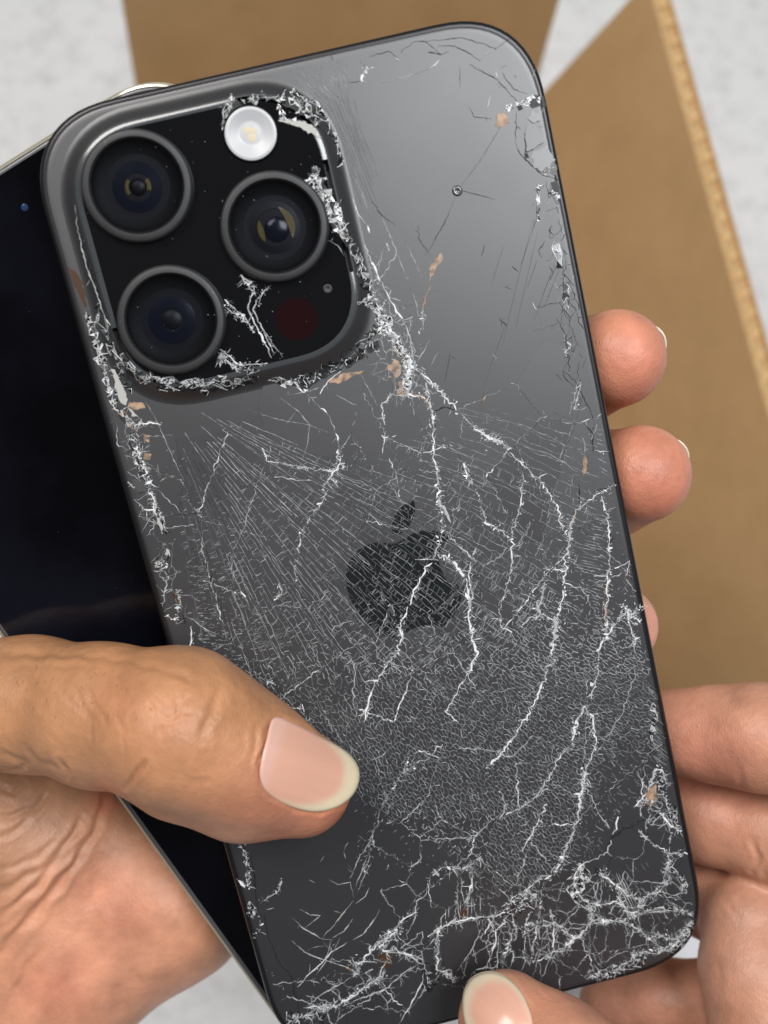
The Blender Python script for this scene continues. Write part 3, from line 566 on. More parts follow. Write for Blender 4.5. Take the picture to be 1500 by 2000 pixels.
def crush_strip(pl, half, n, mix, smax=6, hgt=.07):
    """a band of glass crushed in place: facets that share their corners, with bright fracture lips along some edges"""
    P = np.array(pl, float); seg = np.hypot(*(P[1:] - P[:-1]).T); cs = np.concatenate([[0], np.cumsum(seg)]); pts = []
    half *= 1.18; ph_ = random.uniform(0, 6)
    for _ in range(int(n * .66)):
        s_ = random.uniform(0, cs[-1]); k = min(np.searchsorted(cs, s_, 'right') - 1, len(seg) - 1); d = (P[k + 1] - P[k]) / max(seg[k], 1e-6)
        pts.append(P[k] + d * (s_ - cs[k]) + np.array([-d[1], d[0]]) * np.clip(random.gauss(0, .52), -1.2, 1.2) * half * (.85 + .45 * math.sin(s_ / 9 + ph_) + .25 * math.sin(s_ / 3.7)) + np.array([random.gauss(0, 1), random.gauss(0, 1)]))
    vv, ee, ff, *_ = delaunay_2d_cdt([Vector(p) for p in pts], [], [], 0, 1e-5)
    Q = np.array([(v.x, v.y) for v in vv]); T_ = [f for f in ff if len(f) == 3]
    ed = np.array([max(np.hypot(*(Q[f[a]] - Q[f[a - 1]])) for a in range(3)) for f in T_]); lim = np.median(ed) * 1.9
    L3 = [place(q, .012 + random.uniform(0, hgt) ** 1.0) for q in Q]; ok = [on_glass(v[0], v[1]) for v in L3]; used = set()
    for f, e in zip(T_, ed):
        if e > lim or not all(ok[a] for a in f) or random.random() < .2: continue
        crush.add([L3[a] for a in f], [(0, 1, 2)], random.choice(CMIX[mix]))
        for a in range(3): used.add((min(f[a], f[a - 1]), max(f[a], f[a - 1])))
    for a, b_ in used:
        if random.random() > .24: continue
        p, q = L3[a], L3[b_]; d = q - p; nn = np.array([-d[1], d[0], 0]); nn /= max(np.linalg.norm(nn), 1e-6); w_ = random.uniform(.025, .06); up = np.array([0, 0, .02])
        crush.add([p + nn * w_ + up, p - nn * w_ + up, q - nn * w_ * .5 + up, q + nn * w_ * .5 + up], [(0, 1, 2, 3)], random.choice((0, 0, 1, 1, 7) if mix != 'black' else (0, 1, 2, 5)))
for a in [
  ([(545,188),(580,200),(610,222),(632,255)],14,150,'bright',7), ([(470,200),(520,190),(560,195)],10,80,'grey',6), ([(450,200),(438,240),(440,265)],6,50,'grey',6), ([(540,205),(560,235),(600,240)],8,70,'bright',7),
  ([(600,345),(630,375),(652,410),(672,450)],24,300,'bright',7), ([(610,335),(625,330)],10,60,'black',6), ([(655,440),(690,480)],10,60,'warm',6), ([(668,445),(692,490),(714,545),(724,600)],11,150,'grey',5), ([(565,178),(622,208),(655,262),(668,330)],8,120,'grey',5), ([(560,748),(640,724),(702,690),(730,650)],15,170,'black',6), ([(700,490),(716,545)],7,60,'warm',6),
  ([(720,575),(745,625),(765,655)],15,200,'bright',5), ([(585,750),(640,722),(700,692),(735,672)],12,220,'black',7), ([(720,660),(735,640)],8,60,'black',5), ([(520,742),(570,748),(600,765)],8,80,'bright',5), ([(795,690),(800,760)],12,130,'bright',5), ([(760,660),(790,700)],9,80,'warm',5),
  ([(215,660),(235,700),(262,728),(310,745),(380,752),(450,748),(520,735)],11,260,'grey',7), ([(262,728),(330,748),(400,750),(450,735)],9,130,'bright',6), ([(300,755),(400,762),(480,752)],7,90,'black',6), ([(420,700),(450,715),(490,722)],9,80,'grey',6),
  ([(165,605),(190,670),(210,740),(225,800)],13,330,'bright',6), ([(185,600),(210,660),(235,720),(260,770)],9,130,'grey',6), ([(230,790),(250,830),(290,830)],9,90,'warm',5), ([(262,880),(280,925),(292,960)],8,110,'bright',4), ([(265,880),(275,920)],6,50,'black',5),
  ([(300,985),(318,1010),(330,1050)],7,60,'grey',4), ([(305,1105),(325,1100)],6,50,'warm',4), ([(1005,205),(1030,195),(1065,190)],9,90,'bright',5), ([(985,212),(1005,206)],7,50,'bright',4), ([(1060,340),(1085,320),(1092,345)],8,60,'bright',6), ([(1080,365),(1095,390)],8,60,'bright',6), ([(1052,360),(1050,440)],9,40,'grey',4), ([(1085,470),(1105,560),(1110,620)],11,50,'grey',3.5),
  ([(472,1645),(485,1690),(485,1727)],8,190,'grey',3.5), ([(486,1760),(495,1790)],10,70,'grey',4), ([(1285,1505),(1300,1560),(1325,1620)],11,160,'grey',4), ([(1245,1575),(1265,1560),(1280,1540)],9,110,'warm',4), ([(1130,1690),(1150,1720),(1110,1745)],13,150,'bright',3.5), ([(1045,1735),(1000,1775),(1060,1760)],12,130,'grey',4), ([(745,1850),(775,1815)],9,110,'bright',3.5),
  ([(1165,1710),(1178,1700)],7,50,'black',4), ([(830,1895),(850,1925),(820,1930)],11,70,'black',5), ([(870,1895),(890,1920)],9,60,'bright',4), ([(1305,1690),(1345,1730),(1320,1760)],13,120,'grey',3), ([(1270,1855),(1330,1845),(1350,1805)],10,140,'grey',3), ([(1150,1905),(1230,1885),(1262,1868)],12,140,'grey',3), ([(1265,1450),(1285,1400),(1272,1370)],8,80,'grey',4), ([(1212,1190),(1240,1200)],11,80,'bright',3.5), ([(975,1785),(1030,1770)],9,80,'black',4), ([(560,1990),(640,1980)],12,90,'grey',3.5)]:
    crush_strip(*a)
for pl, w_, t_, j_, s_ in CRACKS:
    if s_ < .85 or t_ == 'k': continue
    L_ = sum(math.dist(a, b_) for a, b_ in zip(pl[:-1], pl[1:])); lowr = pl[0][1] > 1640
    if lowr: crush_strip(pl, 6, int(L_ * .32 * s_), 'haze', 1.8, .04)
tag(crush.build('crushed_glass', CR_M, phone), kind='stuff')

# larger chips, bared layers and holes, each one a piece
def chip(poly, m, z=.03, th=.06, tilt=(0, 0), name='glass_chip', surf=False):
    pj = subdivide(list(poly) + [poly[0]], 5, 1.5)[:-1] if name == 'glass_chip' else poly
    P = np.array([loc(p, z) for p in pj]); c = P.mean(0)
    P[:, 2] += (P[:, 0] - c[0]) * tilt[0] + (P[:, 1] - c[1]) * tilt[1]; P[:, 2] += z + .012 - min(P[:, 2].min(), z + .012) if not surf else 0
    a = np.roll(P, -1, 0); area = np.sum(P[:, 0] * a[:, 1] - a[:, 0] * P[:, 1])
    if area < 0: P = P[::-1]
    n = len(P); V = np.concatenate([P, P - [0, 0, th]])
    Fc = [tuple(range(n))] + [(i, i + n, (i + 1) % n + n, (i + 1) % n) for i in range(n)]
    return mesh_obj(name, V * .001, Fc, m, phone, False)
M_FACET = mat('tilted_back_facet', (.016, .0165, .018), .40, ior=2.0)
for poly, m, t in [
  ([(1030,237),(1048,246),(1063,276),(1042,291),(1027,297),(1026,265)], M_FACET, (.10, -.25)), ([(1040,215),(1057,222),(1055,236),(1040,240),(1030,232)], M_FACET, (.05, -.2)), ([(1040,300),(1066,285),(1085,312),(1058,336),(1040,322)], M_FACET, (.05, -.10)),
  ([(218,720),(232,734),(243,760),(250,780),(246,792),(236,786),(228,762)], M_MIRROR, (.15, .25)), ([(250,796),(258,800),(272,815),(257,814)], M_MIRROR, (.2, .2)), ([(307,1010),(313,1011),(321,1043),(315,1043)], M_MIRROR, (.2, .3)), ([(325,1070),(331,1074),(333,1086),(327,1088)], M_MIRROR, (.2, .3)),
  ([(1058,338),(1066,312),(1078,310),(1088,330),(1086,342)], M_CLEAR, (.0, .08)), ([(1076,356),(1088,352),(1096,392),(1086,390)], M_CLEAR, (.1, .1)), ([(543,236),(575,236),(610,245),(628,270),(612,262),(585,248)], M_MIRROR, (.1, .2)),
  ([(862,493),(866,505),(852,522),(838,550),(842,515)], M_COPPER, (0, 0)), ([(1142,888),(1147,900),(1142,925),(1136,922)], M_COPPER, (0, 0)), ([(252,784),(278,786),(284,797),(262,800),(250,794)], M_COPPER, (0, 0)), ([(280,848),(294,850),(292,864),(281,862)], M_COPPER, (0, 0)), ([(283,884),(296,886),(294,898),(280,896)], M_COPPER, (0, 0)),
  ([(972,222),(988,226),(996,240),(975,250),(966,246)], M_COPPER, (.1, .1)), ([(750,720),(770,700),(785,715),(780,735),(760,738)], M_COPPER, (0, 0)), ([(640,744),(672,728),(720,722),(690,735),(660,750)], M_COPPER, (0, 0)), ([(778,745),(800,752),(790,775),(775,770)], M_COPPER, (0, 0)),
  ([(134,520),(146,528),(156,544),(167,580),(168,602),(156,582),(146,560),(138,538)], M_BROWN, (0, 0)), ([(218,780),(229,782),(231,792),(220,790)], M_BROWN, (0, 0)), ([(337,1158),(346,1160),(350,1178),(342,1182)], M_BROWN, (0, 0)), ([(743,1862),(762,1862),(764,1885),(748,1893),(740,1880)], M_BROWN, (0, 0)), ([(830,1800 - 8),(907,1771),(912,1790),(893,1797)][1:], M_BROWN, (0, 0)),
  ([(1009,208),(1018,205),(1022,213),(1013,217)], M_DARK, (0, 0)), ([(1023,300),(1030,299),(1034,308),(1026,310)], M_DARK, (0, 0)), ([(825,1878),(850,1885),(852,1905),(836,1915),(822,1905)], M_DARK, (0, 0)), ([(983,1778),(997,1775),(998,1786),(985,1788)], M_DARK, (0, 0)), ([(1280,1585),(1290,1586),(1288,1597),(1279,1595)], M_DARK, (0, 0)), ([(1160,1692),(1175,1698),(1178,1712),(1164,1710)], M_DARK, (0, 0)),
  ([(1262,1548),(1280,1530),(1283,1560),(1272,1575),(1255,1570)], M_COPPER, (.1, .1)), ([(258,935),(284,942),(290,958),(268,962)], M_FACET, (.05, -.2)), ([(860,1815),(940,1806),(918,1856),(890,1894),(872,1890),(858,1850)], M_FROST, (0, -.06)), ([(1000,1842),(1018,1815),(1022,1850),(1008,1872)], M_FACET, (.1, .1)),
  ([(1255,1627),(1302,1622),(1306,1646),(1290,1652)], M_FACET, (-.02, .05)), ([(1030,1000 - 800),(1046,192),(1058,205),(1040,212)], M_CLEAR, (.1, .2)), ([(1056,190),(1062,188),(1066,210),(1058,206)], M_CLEAR, (.1, .2))]:
    ff = .03 if poly[0][1] > 300 or poly[0][0] > 700 else .03
    z_ = ff
    l_ = loc(poly[0], 0); zz_ = zsurf(l_[0], l_[1])
    chip(poly, m, z_ + zz_ - .02, .05, (t[0] * .45, t[1] * .45))

def gap(poly, m=M_DARK):                      # a dark hole left where glass has fallen out, following the surface
    pj = subdivide(list(poly) + [poly[0]], 7, 1.6)[:-1]; P = np.array([place(p, .02) for p in pj]); c = P.mean(0); c[2] = max(c[2], zsurf(c[0], c[1]) + .02)
    V = np.vstack([P, c[None]]); n = len(P); a = np.roll(P, -1, 0); fl = np.sum(P[:, 0] * a[:, 1] - a[:, 0] * P[:, 1]) < 0
    mesh_obj('missing_glass', V * .001, [((i + 1) % n, i, n) if fl else (i, (i + 1) % n, n) for i in range(n)], m, phone, False)
for g_ in ([(600,338),(618,336),(650,385),(668,430),(694,478),(676,482),(648,440),(620,380)], [(578,752),(600,738),(640,716),(672,704),(668,722),(630,740),(596,762)], [(672,704),(706,684),(738,664),(742,678),(708,702),(676,720)], [(318,742),(360,752),(402,752),(398,762),(350,764),(322,756)], [(402,752),(450,742),(498,738),(500,748),(452,758),(404,764)],
           [(444,198),(460,192),(474,206),(452,222),(444,240)], [(548,192),(590,206),(622,232),(612,236),(580,218),(552,206)], [(712,660),(730,632),(738,640),(724,668)], [(240,700),(262,722),(285,738),(278,746),(250,730),(234,708)], [(172,640),(184,668),(192,700),(182,690),(170,655)], [(216,770),(236,800),(250,832),(240,824),(222,795)]): gap(g_)
# chip ball with ring on the upper right
V, Fc = lathe([(.75, .015), (.62, .14), (.45, .2), (.25, .12), (.02, .05)], 20, tuple(loc((893, 373))[:2]), True); mesh_obj('glass_pit', V * .001, Fc, M_CLEAR, phone)

# fans of parallel hairlines
fine = Buf(); FM = [M_FINE, M_FAINT, M_MID, M_DGREY, M_WHITE]
def fan(a0, a1, b0, b1, n, mi, w=1.2, bend=0, drop=.1):
    for i in range(n):
        if random.random() < drop: continue
        t = (i + random.uniform(-.3, .3)) / max(n - 1, 1); p = np.array(a0) * (1 - t) + np.array(a1) * t; q = np.array(b0) * (1 - t) + np.array(b1) * t
        s0, s1 = random.uniform(0, .35), random.uniform(.6, 1); d = q - p; nn = np.array([-d[1], d[0]]) * bend
        ridge(fine, np.array([p + d * s + nn * s * (1 - s) + np.random.default_rng(i).normal(0, .4, 2) for s in np.linspace(s0, s1, 8)]), w, .01, .03, mi)
fan((545,130),(668,104),(660,240),(690,170),22,0,1.3,.05); fan((600,160),(680,150),(690,330),(720,300),14,1,1.1,.04); fan((650,250),(690,220),(705,420),(760,380),12,1,1.1,.03)
fan((1140,1000),(1110,1110),(1215,1015),(1175,1125),22,0,1.2); fan((1100,1010),(1095,1090),(1130,1030),(1125,1100),16,0,1.3); fan((1185,1130),(1175,1240),(1150,1120),(1150,1230),18,0,1.2)
fan((1252,1255),(1272,1480),(1285,1275),(1310,1510),44,0,1.3,0,.2); fan((1256,1265),(1276,1470),(1285,1283),(1308,1492),30,3,2.0,0,.2)
fan((1180,840),(1195,935),(1155,835),(1165,915),9,0,1.4); fan((1000,420),(1060,430),(930,640),(1000,700),5,1,.9,.02,.4); fan((1040,440),(1095,520),(1000,560),(1050,640),6,3,.8,.03,.4)
fan((1185,1690),(1205,1690),(1230,1790),(1250,1780),8,2,1.2); fan((870,1765),(940,1740),(868,1800),(940,1800),9,2,1.4,0,.3); fan((1195,1730),(1290,1700),(1170,1700),(1270,1670),9,1,1.3,0,.3)
fan((180,640),(235,800),(205,640),(255,790),20,2,1.4,.1,.2); fan((1255,1040),(1230,985),(1195,1050),(1195,985),7,3,1.3,.1,.2); fan((1195,1075),(1240,1165),(1235,1070),(1262,1180),9,3,1.3,.1,.2)

# crazed field: elongated cells radiating from the camera corner (Voronoi cells in log-polar space)
S0 = np.array([292., 742.])
DOM = np.array([(352,812),(430,800),(520,835),(620,885),(700,880),(760,862),(860,800),(960,792),(1080,803),(1172,835),(1200,960),(1235,1110),(1262,1250),(1290,1400),(1300,1490),(1250,1560),(1190,1622),(1172,1680),(1130,1690),(1080,1720),(1000,1745),(940,1775),(905,1700),(850,1650),(770,1605),(705,1570),(640,1450),(520,1350),(430,1290),(385,1250),(362,1130),(345,1000)], float)
def inside(P, poly):
    x, y = P[:, 0], P[:, 1]; r = np.zeros(len(P), bool); n = len(poly)
    for i in range(n):
        x0, y0 = poly[i]; x1, y1 = poly[(i + 1) % n]
        c = ((y0 > y) != (y1 > y)) & (x < (x1 - x0) * (y - y0) / (y1 - y0 + 1e-9) + x0); r ^= c
    return r
def bend_fwd(P):                               # straight radial lines -> lines that sag towards the right
    Q = P.copy(); k = np.clip((Q[:, 0] - 820) / 380, 0, 1.4); Q[:, 1] += 46 * k ** 2 * np.clip((1500 - Q[:, 1]) / 600, 0, 1) - 30 * np.exp(-((Q[:, 0] - 900) / 190) ** 2) * np.clip((1150 - Q[:, 1]) / 300, 0, 1)
    return Q
def flow(r, th): return bend_fwd((S0 + np.array([r * math.cos(th), r * math.sin(th)]))[None])[0]
# long lines fanning out of the camera corner; new ones start between the old as they spread
base_n = 40; r_start = 130.; FANL = []
LOGO = lambda m: (m[0] - 790) ** 2 / 115 ** 2 + (m[1] - 1130) ** 2 / 140 ** 2 < 1 and random.random() < .75
for lev in range(4):
    nl = base_n * 2 ** lev; rs_ = r_start * 2 ** lev * (.8 if lev else 1)
    for i in range(nl):
        if lev and i % 2 == 0: continue
        th0 = -.14 + 1.66 * (i + random.uniform(-.3, .3)) / nl
        r = rs_ * random.uniform(.85, 1.35); w1, w2, p1 = random.uniform(.0012, .0034), random.uniform(10, 26), random.uniform(0, 6)
        end = random.uniform(640, 1000); drift = random.gauss(0, .00002)
        FANL.append((th0, w1, w2, p1, r, end)); r0_ = r
        while r < end:
            L = random.expovariate(1 / 60.) + 20; n_ = max(3, int(L / 6)); P = []
            for k in range(n_ + 1):
                rr_ = r + L * k / n_; P.append(flow(rr_, th0 + w1 * math.sin(rr_ / w2 + p1) + .6 * w1 * math.sin(rr_ / (w2 * .37) + 2 * p1)))
            P = np.array(P); m_ = P[len(P) // 2]
            ok = inside(P, DOM)
            if ok.all() and m_[1] < 1360 - 130 * random.random() and not (600 < m_[0] < 880 and m_[1] < 930 and random.random() < .75) and random.random() < (.8 if 480 < m_[0] < 720 and 930 < m_[1] < 1170 else .98):
                left = m_[0] < 445 and m_[1] > 900
                ridge(fine, P, random.uniform(.75, 1.25), .018, .035, (3 if random.random() < .55 else 1) if left else (1 if LOGO(m_) else random.choice((0, 0, 0, 2) if rr_ < 420 else (0, 0, 0, 1))), False)
            r += L
            
FA = np.array(FANL)
for k in range(7400):                          # short cross cracks, each ending on two neighbouring lines
    r = math.sqrt(random.uniform(150 ** 2, 900 ** 2)); th = random.uniform(-.14, 1.5)
    dens = .10 + .90 * min(1, max(0, (th - .2) / .3))
    if r < 380: dens *= .08 + .92 * max(0, r - 200) / 180 * min(1, th / .6)
    if random.random() > dens: continue
    al = FA[(FA[:, 4] < r) & (FA[:, 5] > r)]
    f_ = lambda rr_: al[:, 0] + al[:, 1] * np.sin(rr_ / al[:, 2] + al[:, 3]) + .6 * al[:, 1] * np.sin(rr_ / (al[:, 2] * .37) + 2 * al[:, 3])
    sl = random.uniform(-4, 4); T0, T1_ = f_(r - sl / 2), f_(r + sl / 2); o_ = np.argsort(T0); q_ = np.searchsorted(T0[o_], th)
    if q_ == 0 or q_ >= len(al): continue
    ta, tb = T0[o_[q_ - 1]], T1_[o_[q_]]
    if (tb - ta) * r > 30: continue
    P = np.array([flow(r + sl * (a - .5) + (random.gauss(0, .8) if 0 < a < 1 else 0), ta + (tb - ta) * a) for a in (0, .33, .66, 1)])
    if 480 < P[1, 0] < 720 and 930 < P[1, 1] < 1170 and random.random() < .35: continue
    if inside(P, DOM).all() and P[1, 1] < 1360 - 110 * random.random(): ridge(fine, P, random.uniform(.9, 1.5), .018, .035, 1 if LOGO(P[1]) else random.choice((0, 1, 1, 1) if r < 480 else (0, 1, 1)), False)
AN = 1.9; sites = []
r = 230.
while r < 1280:
    Ls = 11.0 if r < 420 else (9.0 if r < 600 else 6.6); Lr = Ls * AN
    th = -.12; row = 0
    while th < 1.62:
        sites.append((math.log(r + random.uniform(-.5, .5) * Lr) / AN, th + random.uniform(-.5, .5) * Ls / r)); th += Ls / r
    r += Lr * .92
S = np.array(sites)
def to_px(w_):
    rr_ = np.exp(w_[:, 0] * AN); return bend_fwd(S0 + np.column_stack([rr_ * np.cos(w_[:, 1]), rr_ * np.sin(w_[:, 1])]))
keep = inside(to_px(S), DOM); S = S[keep]
vv, ee, ff_, *_ = delaunay_2d_cdt([Vector(p) for p in S], [], [], 0, 1e-7)
TV = np.array([(v.x, v.y) for v in vv]); TF = np.array([f for f in ff_ if len(f) == 3])
A_, B_, C_ = TV[TF[:, 0]], TV[TF[:, 1]], TV[TF[:, 2]]
D_ = 2 * (A_[:, 0] * (B_[:, 1] - C_[:, 1]) + B_[:, 0] * (C_[:, 1] - A_[:, 1]) + C_[:, 0] * (A_[:, 1] - B_[:, 1])); D_[np.abs(D_) < 1e-12] = 1e-12
a2, b2, c2 = (A_ ** 2).sum(1), (B_ ** 2).sum(1), (C_ ** 2).sum(1)
CC = np.column_stack([(a2 * (B_[:, 1] - C_[:, 1]) + b2 * (C_[:, 1] - A_[:, 1]) + c2 * (A_[:, 1] - B_[:, 1])) / D_, (a2 * (C_[:, 0] - B_[:, 0]) + b2 * (A_[:, 0] - C_[:, 0]) + c2 * (B_[:, 0] - A_[:, 0])) / D_])
CP = to_px(np.clip(CC, [-1, -1], [4, 3])); em = {}
for k, f in enumerate(TF):
    for i in range(3):
        e = (int(f[i]), int(f[(i + 1) % 3])); e = (min(e), max(e)); em.setdefault(e, []).append(k)
okc = inside(CP, DOM)
# patches of slightly different crazing
PATCH = [(random.uniform(380, 1280), random.uniform(820, 1700), random.uniform(.25, 1)) for _ in range(70)]
PA = np.array(PATCH)
def patch(p): return PA[np.argmin((PA[:, 0] - p[0]) ** 2 + (PA[:, 1] - p[1]) ** 2), 2]
for e, ks in em.items():
    if len(ks) != 2 or not (okc[ks[0]] and okc[ks[1]]): continue
    p, q = CP[ks[0]], CP[ks[1]]; d = q - p; L = math.hypot(*d)
    if L < .8 or L > 70: continue
    m_ = (p + q) / 2; rad = m_ - S0; rr_ = math.hypot(*rad); cosr = abs(d @ rad) / (L * rr_); x, y = m_; th = math.atan2(rad[1], rad[0])
    low = np.clip((y - 1250) / 350, 0, 1); pt = patch(m_)
    pk = .92
    if rr_ < 260 and random.random() < .25: continue
    if 600 < x < 880 and y < 940: pk *= .35
    if 470 < x < 720 and 930 < y < 1170: pk *= .86
    pk *= .86 + .14 * pt
    # ragged lower border
    if y > 1590 - .0 * x and x < 960: pk *= .55
    pk *= 1 - .75 * np.clip((x - 1150 + .35 * (y - 1480) + random.gauss(0, 14)) / 60, 0, 1) * np.clip((y - 1415 + random.gauss(0, 14)) / 70, 0, 1)
    pk *= 1 - .5 * math.exp(-((x - 1235) / 45) ** 2 - ((y - 1100) / 90) ** 2)
    pk *= np.clip((y - 1215 + .12 * (x - 800)) / 170, 0, 1) if x < 1000 else np.clip((y - 1080) / 260, .04, 1)
    if random.random() > pk * 1.12: continue
    nseg = 3 if L > 12 else 2
    P = np.array([p + d * t + (np.array([random.gauss(0, .5), random.gauss(0, .5)]) if 0 < t < 1 else 0) for t in np.linspace(0, 1, nseg + 1)])
    if x < 450 and y > 930 and cosr > .75: mi = 3 if random.random() < .6 else 1
    elif low > .2: mi = random.choice((0, 1, 1, 1, 1))
    else: mi = random.choice((0, 0, 0, 1))
    w_ = random.uniform(1.1, 1.9) if mi != 3 else 2.0
    ridge(fine, P, w_, .018 if not (660 < x < 910 and 970 < y < 1260) else .022, .035, mi, False)
def web(poly, n, w, asp=1.0, tones=(0, 2, 2), fringe=4, drop=.12, amin=-1.3):
    poly = np.array(poly, float); lo_, hi_ = poly.min(0), poly.max(0); S_ = []
    while len(S_) < n:
        p = rng.uniform(lo_, hi_)
        if inside(p[None], poly)[0]: S_.append(p)
    S_ = np.array(S_) / [1, asp]
    vv, ee, ff, *_ = delaunay_2d_cdt([Vector(p) for p in S_], [], [], 0, 1e-6); X = np.array([(v.x, v.y) for v in vv]); em = {}; cc = []
    for k, f in enumerate(ff):
        a, b_, c = X[f[0]], X[f[1]], X[f[2]]; d = 2 * (a[0] * (b_[1] - c[1]) + b_[0] * (c[1] - a[1]) + c[0] * (a[1] - b_[1])) or 1e-9
        cc.append((((a @ a) * (b_[1] - c[1]) + (b_ @ b_) * (c[1] - a[1]) + (c @ c) * (a[1] - b_[1])) / d, asp * ((a @ a) * (c[0] - b_[0]) + (b_ @ b_) * (a[0] - c[0]) + (c @ c) * (b_[0] - a[0])) / d))
        for i in range(3): em.setdefault((min(f[i], f[i - 1]), max(f[i], f[i - 1])), []).append(k)
    cc = np.array(cc); okp = inside(cc, poly)
    for ks in em.values():
        if len(ks) != 2 or not (okp[ks[0]] or okp[ks[1]]) or random.random() < drop: continue
        p, q = cc[ks[0]], cc[ks[1]]; L = math.dist(p, q)
        if L < 2 or L > 110: continue
        P = subdivide([p, q], 5, 1.3); lp = [loc(v) for v in (P[0], P[-1])]
        if not all(on_glass(v[0], v[1]) for v in lp): continue
        ridge(fine, P, w * random.uniform(.6, 1.3), .012, .035, random.choice(tones), False)
        for v in P:
            for _ in range(np.random.poisson(fringe)):
                a = random.gauss(amin, .35) + random.choice((0, math.pi)); l_ = 2 + random.expovariate(1 / 4.5); o_ = v + np.array([random.gauss(0, 2), random.gauss(0, 2)]); e = o_ + l_ * np.array([math.cos(a), math.sin(a)])
                if on_glass(*loc(e)[:2]): ridge(fine, np.array([o_, (o_ + e) / 2, e]), random.uniform(.6, 1.1), .012, .03, random.choice((0, 1, 1, 2)))
web([(1000,1745),(1080,1712),(1140,1690),(1180,1700),(1240,1750),(1305,1670),(1345,1690),(1356,1790),(1300,1850),(1160,1905),(1050,1890),(960,1885),(950,1800)], 44, 1.3, 1.0, (0, 2, 2, 1), 1.1, .2, .8)
web([(860,1805),(1000,1770),(1090,1790),(1090,1890),(960,1900),(880,1905)], 40, 1.2, 2.2, (0, 2, 2), .8, .2, -1.4)
web([(560,1990),(640,1900),(740,1850),(860,1800),(860,1900),(760,1960),(640,2000)], 44, 1.4, .6, (0, 2, 1), .8, .3, -.6)
web([(1255,1560),(1290,1490),(1318,1600),(1340,1660),(1300,1655),(1270,1600)], 30, 1.4, 1.0, (0, 2, 2), 1.5, .1, .5)
web([(1040,360),(1090,350),(1125,560),(1150,760),(1185,900),(1150,900),(1110,720),(1080,560)], 70, 1.1, 2.0, (3, 3, 1, 2), .25, .45, -1.2)
web([(860,800),(760,780),(720,700),(745,600),(705,480),(730,480),(790,620),(830,720)], 60, 1.3, 1.6, (0, 2, 2, 1), .8, .1, -1.2)
web([(232,790),(262,800),(300,930),(335,1060),(375,1230),(350,1235),(300,1080),(262,960)], 70, 1.2, 1.6, (0, 2, 1, 3), .5, .2, -.5)
def to_pix(p):
    v = R1 @ np.array([p[0], p[1], 0.]) + T1; return np.array([750 + F * v[0] / -v[2], 1000 - F * v[1] / -v[2]])
done = set()
for i, poly in enumerate(CELLS):
    for a, b_ in zip(poly, poly[1:] + poly[:1]):
        key = tuple(sorted(((round(a[0], 2), round(a[1], 2)), (round(b_[0], 2), round(b_[1], 2)))))
        if key in done: continue
        done.add(key); m_ = ((a[0] + b_[0]) / 2, (a[1] + b_[1]) / 2)
        if not on_glass(*m_, 1.9) or zsurf(*m_) > 0: continue
        pa, pb = to_pix(a), to_pix(b_); pm = (pa + pb) / 2
        if math.dist(pa, pb) < 4: continue
        P = subdivide([pa, pb], 6, 1.6)
        if pm[1] < 760:
            if pm[0] < 1060 or random.random() < .35: continue
            ridge(fine, P, random.uniform(.8, 1.5), .004, .03, random.choice((1, 3, 3)), False)
        else:
            if random.random() < .1: continue
            if 440 < pm[0] < 745 and 1560 < pm[1] < 1840 and random.random() < .9: continue
            if 660 < pm[0] < 910 and 970 < pm[1] < 1260 and random.random() < .55: continue
            if pm[0] < 700 and pm[1] < 1260 and random.random() < .5: continue
            if pm[1] < 800 and random.random() < .6: continue
            t_ = random.random(); ridge_var(fine, P, random.uniform(.9, 1.6) if t_ < .7 else random.uniform(1.5, 2.4), .006, .035, ((0, 2, 1, 0) if t_ < .7 else (2, 2, 4, 0)) if pm[1] > 850 else (0, 1, 0))
            for v in P[::1]:
                for _ in range(np.random.poisson(.7 if pm[1] > 850 else .1)):
                    a_ = random.uniform(0, 6.28); l_ = 1.5 + random.expovariate(1 / 3.2); o_ = v + np.array([random.gauss(0, 1.6), random.gauss(0, 1.6)]); e_ = o_ + l_ * np.array([math.cos(a_), math.sin(a_)])
                    ridge(fine, np.array([o_, (o_ + e_) / 2 + np.array([random.gauss(0, .5), random.gauss(0, .5)]), e_]), random.uniform(.7, 1.2), .006, .03, random.choice((0, 1, 2, 4)))
# bright dust of the crazing and loose dashes at its border
for _ in range(420):
    x, y = random.uniform(380, 1290), random.uniform(900, 1740)
    if not inside(np.array([[x, y]]), DOM)[0]: continue
    shard(fine, x, y, random.uniform(.7, 1.5), .0, random.choice((2, 2, 0)), .2)
for _ in range(150):
    x, y = random.uniform(690, 960), random.uniform(1560, 1700)
    a = random.uniform(-1.3, -.5); L = random.uniform(3, 9)
    ridge(fine, np.array([(x, y), (x + L * .5 * math.cos(a) + random.gauss(0, .6), y + L * .5 * math.sin(a)), (x + L * math.cos(a), y + L * math.sin(a))]), 1.7, .012, .03, random.choice((0, 1, 2)))
for _ in range(90):
    x, y = random.uniform(375, 500), random.uniform(1180, 1330)
    ridge(fine, np.array([(x, y), (x + 4, y + random.uniform(-.5, .8)), (x + 7, y + 1)]), 1.5, .012, .03, 0)
tag(fine.build('fine_cracks', FM, phone), kind='stuff')

